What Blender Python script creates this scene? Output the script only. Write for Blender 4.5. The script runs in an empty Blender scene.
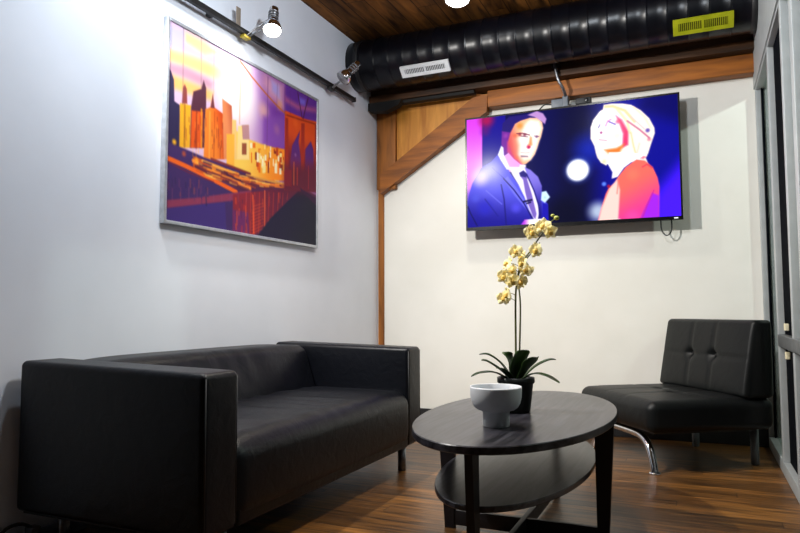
import bpy, bmesh, math, random
import numpy as np
from mathutils import Vector, Matrix
random.seed(7)
PI = math.pi
SC = bpy.context.scene
COL = SC.collection

# ------------------------------------------------------------------ mesh kit
class MB:
    """collects shapes into one mesh"""
    def __init__(self):
        self.v = []; self.f = []; self.smooth = []
    def add(self, vs, fs, smooth=False):
        o = len(self.v)
        self.v += [tuple(p) for p in vs]
        self.f += [tuple(i + o for i in f) for f in fs]
        self.smooth += [smooth] * len(fs)
        return self
    def box(self, x0, x1, y0, y1, z0, z1, bev=0.0, seg=2):
        if bev <= 0:
            vs = [(x, y, z) for x in (x0, x1) for y in (y0, y1) for z in (z0, z1)]
            fs = [(0, 1, 3, 2), (4, 6, 7, 5), (0, 4, 5, 1), (2, 3, 7, 6), (0, 2, 6, 4), (1, 5, 7, 3)]
            return self.add(vs, fs)
        c = ((x0 + x1) / 2, (y0 + y1) / 2, (z0 + z1) / 2)
        h = (abs(x1 - x0) / 2, abs(y1 - y0) / 2, abs(z1 - z0) / 2)
        return self.rbox(c, h, min(bev, min(h) * .98), n=(2, 2, 2), seg=seg)
    def rbox(self, c, h, r, n=(8, 8, 8), seg=4, deform=None):
        """rounded, subdivided box; deform(p, h) moves local points"""
        ax = []
        for k in range(3):
            hk = h[k]
            lead = [-hk + r * (1 - math.tan(PI / 4 * (1 - i / seg))) for i in range(seg)]
            mid = [-hk + r + (2 * hk - 2 * r) * i / n[k] for i in range(n[k] + 1)]
            tail = [-q for q in reversed(lead)]
            ax.append(lead + mid + tail)
        idx = {}; vs = []; fs = []
        def vert(p):
            key = (round(p[0], 6), round(p[1], 6), round(p[2], 6))
            if key not in idx:
                inner = Vector([max(-(h[k] - r), min(h[k] - r, p[k])) for k in range(3)])
                d = Vector(p) - inner
                q = inner + d.normalized() * r if d.length > 1e-9 else Vector(p)
                if deform: q = Vector(deform(q, h))
                idx[key] = len(vs); vs.append((q.x + c[0], q.y + c[1], q.z + c[2]))
            return idx[key]
        for k in range(3):
            a, b = (k + 1) % 3, (k + 2) % 3
            for s in (-1, 1):
                for i in range(len(ax[a]) - 1):
                    for j in range(len(ax[b]) - 1):
                        quad = []
                        for (ii, jj) in ((i, j), (i + 1, j), (i + 1, j + 1), (i, j + 1)):
                            p = [0, 0, 0]; p[k] = s * h[k]; p[a] = ax[a][ii]; p[b] = ax[b][jj]
                            quad.append(vert(p))
                        if s < 0: quad.reverse()
                        if len(set(quad)) == 4: fs.append(tuple(quad))
        return self.add(vs, fs, True)
    def prism(self, pts, ext, smooth=False):
        """closed polygon (3-D points) pushed along the vector ext"""
        n = len(pts); e = Vector(ext)
        vs = [Vector(p) for p in pts] + [Vector(p) + e for p in pts]
        fs = [tuple(range(n - 1, -1, -1)), tuple(range(n, 2 * n))]
        fs += [(i, (i + 1) % n, n + (i + 1) % n, n + i) for i in range(n)]
        return self.add(vs, fs, smooth)
    def tube(self, path, r, seg=10, samples=0, cap=True, flat=1.0):
        P = [Vector(p) for p in path]
        R = list(r) if isinstance(r, (list, tuple)) else [r] * len(P)
        if samples: P, R = spline(P, R, samples)
        n = len(P); T = [(P[min(i + 1, n - 1)] - P[max(i - 1, 0)]).normalized() for i in range(n)]
        u = T[0].orthogonal().normalized(); vs = []; fs = []
        for i in range(n):
            u = (u - T[i] * u.dot(T[i])).normalized(); w = T[i].cross(u)
            for k in range(seg):
                a = 2 * PI * k / seg
                vs.append(P[i] + (u * math.cos(a) + w * math.sin(a) * flat) * R[i])
        for i in range(n - 1):
            for k in range(seg):
                k2 = (k + 1) % seg
                fs.append((i * seg + k, i * seg + k2, (i + 1) * seg + k2, (i + 1) * seg + k))
        if cap:
            fs.append(tuple(range(seg - 1, -1, -1))); fs.append(tuple((n - 1) * seg + k for k in range(seg)))
        return self.add(vs, fs, True)
    def lathe(self, prof, base, axis=(0, 0, 1), seg=40):
        """profile [(radius, height)] turned about axis through base"""
        A = Vector(axis).normalized(); u = A.orthogonal().normalized(); w = A.cross(u); B = Vector(base)
        vs = []; fs = []; n = len(prof)
        for (r, hh) in prof:
            for k in range(seg):
                a = 2 * PI * k / seg
                vs.append(B + A * hh + (u * math.cos(a) + w * math.sin(a)) * max(r, 1e-5))
        for i in range(n - 1):
            for k in range(seg):
                k2 = (k + 1) % seg
                fs.append((i * seg + k, i * seg + k2, (i + 1) * seg + k2, (i + 1) * seg + k))
        return self.add(vs, fs, True)
    def oval(self, cx, cy, a, b, z0, z1, seg=96, ch=.003):
        """elliptic board with eased edges; a along x, b along y"""
        vs = []; fs = []
        rows = [(0, z1, 0), (1 - ch / b, z1, 1), (1, z1 - ch, 1), (1, z0 + ch, 1), (1 - ch / b, z0, 1), (0, z0, 0)]
        ring = []
        for (s, z, full) in rows:
            if not full:
                ring.append([len(vs)]); vs.append((cx, cy, z))
            else:
                ring.append(list(range(len(vs), len(vs) + seg)))
                vs += [(cx + a * s * math.cos(2 * PI * k / seg), cy + b * s * math.sin(2 * PI * k / seg), z) for k in range(seg)]
        for i in range(len(ring) - 1):
            A, Bq = ring[i], ring[i + 1]
            for k in range(seg):
                k2 = (k + 1) % seg
                if len(A) == 1: fs.append((A[0], Bq[k], Bq[k2]))
                elif len(Bq) == 1: fs.append((A[k], Bq[0], A[k2]))
                else: fs.append((A[k], Bq[k], Bq[k2], A[k2]))
        return self.add(vs, fs, False)
    def build(self, name, mat, parent=None, local=False):
        me = bpy.data.meshes.new(name)
        off = Vector((0, 0, 0))
        if parent is not None and not local:
            off = world_loc(parent)
        me.from_pydata([tuple(Vector(p) - off) for p in self.v], [], self.f)
        me.polygons.foreach_set('use_smooth', self.smooth)
        me.update()
        bm = bmesh.new(); bm.from_mesh(me); bmesh.ops.recalc_face_normals(bm, faces=bm.faces[:]); bm.to_mesh(me); bm.free()
        o = bpy.data.objects.new(name, me); COL.objects.link(o)
        o.data.materials.append(mat)
        if parent is not None: o.parent = parent
        return o

def world_loc(o):
    p = Vector((0, 0, 0))
    while o is not None:
        p = p + Vector(o.location); o = o.parent
    return p

def spline(P, R, m):
    Q = []; S = []; n = len(P)
    for i in range(n - 1):
        p0, p1, p2, p3 = P[max(i - 1, 0)], P[i], P[i + 1], P[min(i + 2, n - 1)]
        for k in range(m):
            t = k / m
            Q.append(.5 * ((2 * p1) + (p2 - p0) * t + (2 * p0 - 5 * p1 + 4 * p2 - p3) * t * t + (3 * p1 - p0 - 3 * p2 + p3) * t ** 3))
            S.append(R[i] * (1 - t) + R[i + 1] * t)
    Q.append(P[-1]); S.append(R[-1])
    return Q, S

def tag(o, label, cat, group=None, kind=None):
    o['label'] = label; o['category'] = cat
    if group: o['group'] = group
    if kind: o['kind'] = kind
    return o

def thing(name, loc, label, cat, rot=0.0, group=None, kind=None):
    o = bpy.data.objects.new(name, None); COL.objects.link(o)
    o.location = loc; o.rotation_euler = (0, 0, rot); o.empty_display_size = .1
    return tag(o, label, cat, group, kind)

def dup_tree(o, parent=None):
    c = o.copy(); COL.objects.link(c); c.parent = parent
    for ch in list(o.children): dup_tree(ch, c)
    return c

# ------------------------------------------------------------------ materials
def lin(c):
    return tuple(((q / 255) / 12.92 if q / 255 <= .04045 else ((q / 255 + .055) / 1.055) ** 2.4) for q in c)

def new_mat(name):
    m = bpy.data.materials.new(name); m.use_nodes = True
    nt = m.node_tree; b = nt.nodes['Principled BSDF']
    return m, nt, b

def N(nt, t, **kw):
    n = nt.nodes.new(t)
    for k, v in kw.items():
        if k in n.inputs: n.inputs[k].default_value = v
        else: setattr(n, k, v)
    return n

def coords(nt, scale=(1, 1, 1), rot=(0, 0, 0), geo=True):
    mp = N(nt, 'ShaderNodeMapping'); mp.inputs['Scale'].default_value = scale; mp.inputs['Rotation'].default_value = rot
    if geo:
        g = N(nt, 'ShaderNodeNewGeometry'); nt.links.new(g.outputs['Position'], mp.inputs['Vector'])
    else:
        g = N(nt, 'ShaderNodeTexCoord'); nt.links.new(g.outputs['Object'], mp.inputs['Vector'])
    return mp.outputs['Vector']

def noise_mat(name, c0, c1, rough=.6, scale=6, stretch=(1, 1, 1), bump=0.0, bscale=None, metal=0.0, spec=.5, detail=5, lo=.35, hi=.65, geo=True, coat=0.0):
    m, nt, b = new_mat(name)
    vec = coords(nt, stretch, geo=geo)
    n = N(nt, 'ShaderNodeTexNoise', Scale=scale, Detail=detail); nt.links.new(vec, n.inputs['Vector'])
    r = N(nt, 'ShaderNodeValToRGB'); e = r.color_ramp.elements
    e[0].position, e[1].position = lo, hi
    e[0].color = (*lin(c0), 1); e[1].color = (*lin(c1), 1)
    nt.links.new(n.outputs['Fac'], r.inputs['Fac']); nt.links.new(r.outputs['Color'], b.inputs['Base Color'])
    b.inputs['Roughness'].default_value = rough; b.inputs['Metallic'].default_value = metal
    b.inputs['Specular IOR Level'].default_value = spec
    if coat: b.inputs['Coat Weight'].default_value = coat
    if bump:
        n2 = N(nt, 'ShaderNodeTexNoise', Scale=bscale or scale * 6, Detail=3.0); nt.links.new(vec, n2.inputs['Vector'])
        bp = N(nt, 'ShaderNodeBump', Strength=bump, Distance=.01); nt.links.new(n2.outputs['Fac'], bp.inputs['Height'])
        nt.links.new(bp.outputs['Normal'], b.inputs['Normal'])
    return m

def wood_mat(name, dark, light, axis=0, scale=9, rough=.55, spec=.4, stretch=14, bump=.25, plank=None, lo=.3, hi=.7):
    """streaky timber, grain along axis; plank = (width axis, width) draws board joints"""
    m, nt, b = new_mat(name)
    st = [1, 1, 1]
    for k in range(3):
        if k != axis: st[k] = stretch
    vec = coords(nt, tuple(st))
    if plank:
        wax, wd, var = plank
        g = N(nt, 'ShaderNodeNewGeometry'); sx = N(nt, 'ShaderNodeSeparateXYZ'); nt.links.new(g.outputs['Position'], sx.inputs[0])
        dv = N(nt, 'ShaderNodeMath', operation='DIVIDE'); nt.links.new(sx.outputs[wax], dv.inputs[0]); dv.inputs[1].default_value = wd
        fl = N(nt, 'ShaderNodeMath', operation='FLOOR'); nt.links.new(dv.outputs[0], fl.inputs[0])
        fr = N(nt, 'ShaderNodeMath', operation='FRACT'); nt.links.new(dv.outputs[0], fr.inputs[0])
        # board ends: shift each row, then cut to lengths
        ml = N(nt, 'ShaderNodeMath', operation='MULTIPLY'); nt.links.new(fl.outputs[0], ml.inputs[0]); ml.inputs[1].default_value = .617
        dl = N(nt, 'ShaderNodeMath', operation='DIVIDE'); nt.links.new(sx.outputs[axis], dl.inputs[0]); dl.inputs[1].default_value = 1.7
        ad = N(nt, 'ShaderNodeMath', operation='ADD'); nt.links.new(dl.outputs[0], ad.inputs[0]); nt.links.new(ml.outputs[0], ad.inputs[1])
        fl2 = N(nt, 'ShaderNodeMath', operation='FLOOR'); nt.links.new(ad.outputs[0], fl2.inputs[0])
        fr2 = N(nt, 'ShaderNodeMath', operation='FRACT'); nt.links.new(ad.outputs[0], fr2.inputs[0])
        cb = N(nt, 'ShaderNodeCombineXYZ'); nt.links.new(fl.outputs[0], cb.inputs[0]); nt.links.new(fl2.outputs[0], cb.inputs[1])
        wn = N(nt, 'ShaderNodeTexWhiteNoise', noise_dimensions='2D'); nt.links.new(cb.outputs[0], wn.inputs['Vector'])
        va = N(nt, 'ShaderNodeVectorMath', operation='ADD'); nt.links.new(vec, va.inputs[0])
        vs = N(nt, 'ShaderNodeVectorMath', operation='SCALE'); nt.links.new(wn.outputs['Color'], vs.inputs[0]); vs.inputs['Scale'].default_value = 30
        nt.links.new(vs.outputs[0], va.inputs[1]); vec = va.outputs[0]
    n = N(nt, 'ShaderNodeTexNoise', Scale=scale * .35, Detail=7.0, Distortion=.6); nt.links.new(vec, n.inputs['Vector'])
    r = N(nt, 'ShaderNodeValToRGB'); e = r.color_ramp.elements
    e[0].position, e[1].position = lo, hi; e[0].color = (*lin(dark), 1); e[1].color = (*lin(light), 1)
    nt.links.new(n.outputs['Fac'], r.inputs['Fac'])
    col = r.outputs['Color']; hgt = n.outputs['Fac']
    if plank:
        hs = N(nt, 'ShaderNodeHueSaturation'); nt.links.new(col, hs.inputs['Color'])
        mr = N(nt, 'ShaderNodeMapRange'); nt.links.new(wn.outputs['Value'], mr.inputs['Value'])
        mr.inputs['To Min'].default_value = 1 - var; mr.inputs['To Max'].default_value = 1 + var
        nt.links.new(mr.outputs[0], hs.inputs['Value']); col = hs.outputs['Color']
        def gap(src, w):
            a = N(nt, 'ShaderNodeMath', operation='SUBTRACT'); nt.links.new(src, a.inputs[0]); a.inputs[1].default_value = .5
            ab = N(nt, 'ShaderNodeMath', operation='ABSOLUTE'); nt.links.new(a.outputs[0], ab.inputs[0])
            gt = N(nt, 'ShaderNodeMath', operation='GREATER_THAN'); nt.links.new(ab.outputs[0], gt.inputs[0]); gt.inputs[1].default_value = .5 - w
            return gt.outputs[0]
        g1 = gap(fr.outputs[0], .022); g2 = gap(fr2.outputs[0], .0012)
        mx = N(nt, 'ShaderNodeMath', operation='MAXIMUM'); nt.links.new(g1, mx.inputs[0]); nt.links.new(g2, mx.inputs[1])
        mix = N(nt, 'ShaderNodeMixRGB'); mix.inputs['Color2'].default_value = (*[q * .18 for q in lin(dark)], 1)
        fm = N(nt, 'ShaderNodeMath', operation='MULTIPLY'); nt.links.new(mx.outputs[0], fm.inputs[0]); fm.inputs[1].default_value = .85
        nt.links.new(fm.outputs[0], mix.inputs['Fac']); nt.links.new(col, mix.inputs['Color1']); col = mix.outputs['Color']
    nt.links.new(col, b.inputs['Base Color'])
    b.inputs['Roughness'].default_value = rough; b.inputs['Specular IOR Level'].default_value = spec
    if bump:
        bp = N(nt, 'ShaderNodeBump', Strength=bump, Distance=.004); nt.links.new(hgt, bp.inputs['Height'])
        nt.links.new(bp.outputs['Normal'], b.inputs['Normal'])
    return m

def glow_mat(name, c, s):
    m, nt, b = new_mat(name)
    b.inputs['Base Color'].default_value = (*lin(c), 1)
    b.inputs['Emission Color'].default_value = (*lin(c), 1); b.inputs['Emission Strength'].default_value = s
    return m

def art_mat(name, emit):
    m, nt, b = new_mat(name)
    a = N(nt, 'ShaderNodeVertexColor'); a.layer_name = 'art'
    if emit:
        b.inputs['Base Color'].default_value = (.01, .01, .012, 1)
        nt.links.new(a.outputs['Color'], b.inputs['Emission Color']); b.inputs['Emission Strength'].default_value = emit
        b.inputs['Roughness'].default_value = .17; b.inputs['Specular IOR Level'].default_value = .03; b.inputs['Base Color'].default_value = (.004, .004, .005, 1)
    else:
        gm = N(nt, 'ShaderNodeGamma'); gm.inputs['Gamma'].default_value = 1.12; nt.links.new(a.outputs['Color'], gm.inputs['Color'])
        dk = N(nt, 'ShaderNodeMixRGB', blend_type='MULTIPLY'); dk.inputs['Fac'].default_value = 1; dk.inputs['Color2'].default_value = (.86, .82, .84, 1); nt.links.new(gm.outputs[0], dk.inputs['Color1'])
        nt.links.new(dk.outputs['Color'], b.inputs['Base Color']); b.inputs['Roughness'].default_value = .55; b.inputs['Specular IOR Level'].default_value = .25
    return m

def glass_mat(name):
    m, nt, b = new_mat(name); nt.nodes.remove(b)
    out = nt.nodes['Material Output']
    t = N(nt, 'ShaderNodeBsdfTransparent'); t.inputs['Color'].default_value = (.86, .92, .90, 1)
    g = N(nt, 'ShaderNodeBsdfGlossy', Roughness=.02); g.inputs['Color'].default_value = (.85, .92, .9, 1)
    lw = N(nt, 'ShaderNodeLayerWeight'); pw = N(nt, 'ShaderNodeMath', operation='POWER'); nt.links.new(lw.outputs['Facing'], pw.inputs[0]); pw.inputs[1].default_value = 5
    f = N(nt, 'ShaderNodeMath', operation='MULTIPLY_ADD'); nt.links.new(pw.outputs[0], f.inputs[0]); f.inputs[1].default_value = .9; f.inputs[2].default_value = .04
    mx = N(nt, 'ShaderNodeMixShader'); nt.links.new(f.outputs[0], mx.inputs[0]); nt.links.new(t.outputs[0], mx.inputs[1]); nt.links.new(g.outputs[0], mx.inputs[2])
    nt.links.new(mx.outputs[0], out.inputs['Surface'])
    return m

def leather_mat(name, c0, c1, rough, bump=.12):
    m = noise_mat(name, c0, c1, rough=rough, scale=3, spec=.27, detail=3, geo=False)
    nt = m.node_tree; b = nt.nodes['Principled BSDF']
    vec = coords(nt, (1, 1, 1), geo=False)
    v = N(nt, 'ShaderNodeTexVoronoi', Scale=260.0); nt.links.new(vec, v.inputs['Vector'])
    n = N(nt, 'ShaderNodeTexNoise', Scale=14.0, Detail=4.0, Distortion=1.2); nt.links.new(vec, n.inputs['Vector'])
    b1 = N(nt, 'ShaderNodeBump', Strength=bump, Distance=.003); nt.links.new(v.outputs['Distance'], b1.inputs['Height'])
    b2 = N(nt, 'ShaderNodeBump', Strength=bump * 1.6, Distance=.012); nt.links.new(n.outputs['Fac'], b2.inputs['Height']); nt.links.new(b1.outputs['Normal'], b2.inputs['Normal'])
    nt.links.new(b2.outputs['Normal'], b.inputs['Normal'])
    return m

M = {}
M['wall_cool'] = noise_mat('painted plaster', (226, 230, 238), (232, 236, 244), rough=.75, scale=2.2, bump=.05, bscale=30, spec=.2)
M['wall_warm'] = noise_mat('painted plasterboard', (222, 220, 212), (230, 228, 221), rough=.8, scale=2.0, bump=.03, bscale=40, spec=.2)
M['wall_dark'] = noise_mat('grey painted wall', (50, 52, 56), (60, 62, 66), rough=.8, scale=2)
M['floor'] = wood_mat('old plank floor', (40, 25, 12), (136, 90, 40), axis=0, scale=11, rough=.36, spec=.4, stretch=12, bump=.35, plank=(1, .083, .38), lo=.3, hi=.76)
M['ceiling'] = wood_mat('old ceiling boards', (46, 28, 12), (146, 94, 40), axis=1, scale=7, rough=.75, spec=.2, stretch=8, bump=.4, plank=(0, .14, .3))
M['timber'] = wood_mat('amber timber', (104, 56, 10), (166, 96, 24), axis=0, scale=6, rough=.55, stretch=10, bump=.2)
M['timber_up'] = wood_mat('amber timber post', (98, 56, 14), (168, 100, 32), axis=2, scale=6, rough=.55, stretch=10, bump=.2)
M['timber_shaded'] = wood_mat('shadowed old timber', (40, 23, 9), (84, 50, 18), axis=0, scale=6, rough=.65, stretch=10, bump=.3)  # shade under the duct is put into this darker brown
M['plywood'] = wood_mat('varnished plywood', (176, 108, 30), (216, 148, 56), axis=2, scale=8, rough=.45, stretch=6, bump=.05)
M['black_bracket'] = noise_mat('black timber end', (9, 8, 7), (22, 18, 13), rough=.8, scale=12)  # near-black brown, varied only by noise
M['base'] = noise_mat('black baseboard paint', (18, 18, 20), (26, 26, 28), rough=.5, scale=8)
M['leather'] = leather_mat('black sofa leather', (4, 6, 12), (8, 10, 17), .4)
M['leather2'] = leather_mat('black chair leatherette', (8, 11, 12), (12, 15, 16), .46, .08)
M['seam'] = noise_mat('black piping', (10, 10, 12), (16, 16, 18), rough=.5, scale=20)
M['steel'] = noise_mat('brushed steel', (120, 122, 126), (150, 152, 156), rough=.35, scale=40, metal=.9)
M['chrome'] = noise_mat('chrome', (214, 216, 220), (232, 234, 238), rough=.09, scale=20, metal=1.0)
M['grey_metal'] = noise_mat('grey painted metal', (84, 88, 90), (100, 104, 106), rough=.45, scale=20, metal=.3)
M['table'] = wood_mat('black brown oak veneer', (12, 12, 18), (62, 60, 66), axis=1, scale=9, rough=.30, spec=.5, stretch=14, bump=.12, lo=.38, hi=.68)
M['table_edge'] = wood_mat('black brown table wood', (13, 12, 16), (22, 20, 25), axis=2, scale=8, rough=.45, stretch=8, bump=.08)
M['ceramic'] = noise_mat('matt white stoneware', (196, 198, 202), (206, 208, 211), rough=.5, scale=9, spec=.4)
M['pot'] = noise_mat('black green plastic pot', (17, 22, 19), (25, 30, 27), rough=.45, scale=9)
M['soil'] = noise_mat('bark compost', (30, 22, 14), (70, 52, 32), rough=.9, scale=80)
M['leaf'] = noise_mat('orchid leaf', (24, 46, 14), (58, 88, 28), rough=.35, scale=9, spec=.5, geo=False)
M['stem'] = noise_mat('orchid stem', (70, 76, 26), (98, 100, 44), rough=.5, scale=20)
M['petal'] = noise_mat('pale yellow petal', (250, 234, 158), (255, 248, 206), rough=.55, scale=34, geo=False)
def see_through(m, w):
    nt = m.node_tree; b = nt.nodes['Principled BSDF']; out = nt.nodes['Material Output']
    tr_ = N(nt, 'ShaderNodeBsdfTranslucent'); nt.links.new(b.inputs['Base Color'].links[0].from_socket, tr_.inputs['Color'])
    mx = N(nt, 'ShaderNodeMixShader'); mx.inputs[0].default_value = w
    nt.links.new(b.outputs[0], mx.inputs[1]); nt.links.new(tr_.outputs[0], mx.inputs[2]); nt.links.new(mx.outputs[0], out.inputs['Surface'])
see_through(M['petal'], .4); see_through(M['leaf'], .15)
M['lip'] = noise_mat('golden orchid lip', (222, 176, 70), (240, 200, 96), rough=.5, scale=40, geo=False)
M['bud'] = noise_mat('green orchid bud', (150, 160, 60), (184, 186, 84), rough=.5, scale=30)
M['frame'] = noise_mat('silver picture frame', (176, 180, 186), (196, 200, 206), rough=.35, scale=30, metal=.6)
M['tv_black'] = noise_mat('gloss black plastic', (8, 8, 10), (12, 12, 14), rough=.2, scale=10)
M['matt_black'] = noise_mat('matt black plastic', (16, 16, 18), (24, 24, 26), rough=.55, scale=16)
M['navy_black'] = noise_mat('black painted spiral duct', (4, 5, 10), (7, 8, 15), rough=.3, scale=5, spec=.28)
M['white_metal'] = noise_mat('white enamel', (206, 208, 210), (222, 224, 226), rough=.4, scale=12)
M['vent_yellow'] = noise_mat('yellow green enamel', (146, 152, 10), (170, 172, 22), rough=.45, scale=12)
M['vent_dark'] = noise_mat('dark vent slots', (34, 36, 40), (60, 62, 66), rough=.6, scale=30)
M['vent_olive'] = noise_mat('olive vent slots', (40, 44, 8), (64, 66, 14), rough=.6, scale=30)
M['alu'] = noise_mat('grey aluminium frame', (162, 167, 168), (170, 175, 176), rough=.5, scale=14, metal=.15)
M['gasket_shade'] = noise_mat('shadow gasket', (6, 8, 12), (10, 12, 17), rough=.9, scale=14, spec=.03)  # near-black colour carries the darkness of the window gaps
M['glass'] = glass_mat('window glass')
M['cream'] = noise_mat('cream plastic', (214, 206, 170), (228, 220, 190), rough=.5, scale=14)
M['tan'] = noise_mat('tan metal tab', (120, 108, 96), (146, 132, 118), rough=.5, scale=14)
M['brass'] = noise_mat('brass clip', (150, 130, 40), (176, 156, 60), rough=.4, scale=14, metal=.6)
M['bulb'] = glow_mat('lit spotlight lens', (255, 250, 240), 14)
M['bulb2'] = glow_mat('lit ceiling lamp', (246, 250, 255), 14)
M['lens_off'] = noise_mat('unlit lamp glass', (150, 150, 150), (190, 190, 190), rough=.2, scale=30)
M['logo'] = glow_mat('glowing white print', (230, 232, 240), .5)  # faint glow put into the mark, which is no lamp
M['led'] = noise_mat('grey moulded plastic', (92, 98, 106), (112, 118, 126), rough=.5, scale=16)
M['screen'] = art_mat('lit television screen', 1.3)
M['print'] = art_mat('printed canvas', 0)
M['strip'] = noise_mat('dark blue grey plastic', (66, 74, 96), (88, 96, 118), rough=.45, scale=16)

# ------------------------------------------------------------------ painted pictures (vertex colours, in the panel's own 0..1 sheet)
def paint(ops, w, h, aspect):
    V, U = np.meshgrid((np.arange(h) + .5) / h, (np.arange(w) + .5) / w, indexing='ij')
    X = U * aspect; Y = V
    img = np.zeros((h, w, 3))
    def sst(t): t = np.clip(t, 0, 1); return t * t * (3 - 2 * t)
    def segd(ax, ay, bx, by):
        dx, dy = bx - ax, by - ay; L = dx * dx + dy * dy + 1e-12
        t = np.clip(((X - ax) * dx + (Y - ay) * dy) / L, 0, 1)
        return np.hypot(X - ax - t * dx, Y - ay - t * dy)
    for op in ops:
        if op[0] == 'P':
            pts = [(p[0] * aspect, p[1]) for p in op[1]]; c = np.array(op[2], float); soft = op[3]
            d = np.full(X.shape, 9.0); ins = np.zeros(X.shape, bool)
            for i in range(len(pts)):
                ax, ay = pts[i]; bx, by = pts[(i + 1) % len(pts)]
                d = np.minimum(d, segd(ax, ay, bx, by))
                if ay != by:
                    ins ^= ((ay > Y) != (by > Y)) & (X < (bx - ax) * (Y - ay) / (by - ay) + ax)
            sd = np.where(ins, d, -d); a = sst(sd / soft * .5 + .5)
            cc = np.broadcast_to(c, img.shape)
            if len(op) > 4:
                p0, p1, c1 = op[4:]; gx, gy = (p1[0] - p0[0]) * aspect, p1[1] - p0[1]
                t = sst(((X - p0[0] * aspect) * gx + (Y - p0[1]) * gy) / (gx * gx + gy * gy + 1e-12))[..., None]
                cc = c * (1 - t) + np.array(c1, float) * t
            img = img * (1 - a[..., None]) + cc * a[..., None]
        elif op[0] == 'L':
            pts = [(p[0] * aspect, p[1]) for p in op[1]]; wd = op[2] / 2
            d = np.full(X.shape, 9.0)
            for i in range(len(pts) - 1): d = np.minimum(d, segd(*pts[i], *pts[i + 1]))
            a = sst((wd - d) / .004 * .5 + .5)[..., None] * op[4]
            img = img * (1 - a) + np.array(op[3], float) * a
        else:
            (u, v), r, c, al, core = op[1:]
            q = np.hypot(X - u * aspect, Y - v) / r
            a = (1 - sst((q - core) / max(1 - core, 1e-3)))[..., None] * al
            img = img * (1 - a) + np.array(c, float) * a
    s = np.clip(img / 255, 0, 1)
    return np.where(s <= .04045, s / 12.92, ((s + .055) / 1.055) ** 2.4)

def art_panel(name, mat, parent, origin, right, down, img):
    """flat sheet of small quads, one colour per quad; origin = top left corner"""
    h, w = img.shape[:2]
    o = Vector(origin) - world_loc(parent); r = Vector(right); d = Vector(down)
    ii, jj = np.meshgrid(np.arange(h + 1) / h, np.arange(w + 1) / w, indexing='ij')
    vs = np.array(o)[None, None] + jj[..., None] * np.array(r) + ii[..., None] * np.array(d)
    k = np.arange(h)[:, None] * (w + 1) + np.arange(w)[None]
    fs = np.stack([k, k + w + 1, k + w + 2, k + 1], -1).reshape(-1, 4)
    me = bpy.data.meshes.new(name); me.from_pydata(vs.reshape(-1, 3).tolist(), [], fs.tolist()); me.update()
    at = me.color_attributes.new('art', 'FLOAT_COLOR', 'CORNER')
    # corner colours blended from the neighbouring cells so the print reads smooth
    pad = np.pad(img, ((1, 1), (1, 1), (0, 0)), 'edge')
    vc = (pad[:-1, :-1] + pad[1:, :-1] + pad[:-1, 1:] + pad[1:, 1:]) / 4
    vc = vc.reshape(-1, 3)[fs.reshape(-1)]
    at.data.foreach_set('color', np.concatenate([vc, np.ones((len(vc), 1))], 1).astype(np.float32).ravel())
    ob = bpy.data.objects.new(name, me); COL.objects.link(ob); me.materials.append(mat); ob.parent = parent
    return ob

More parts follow.
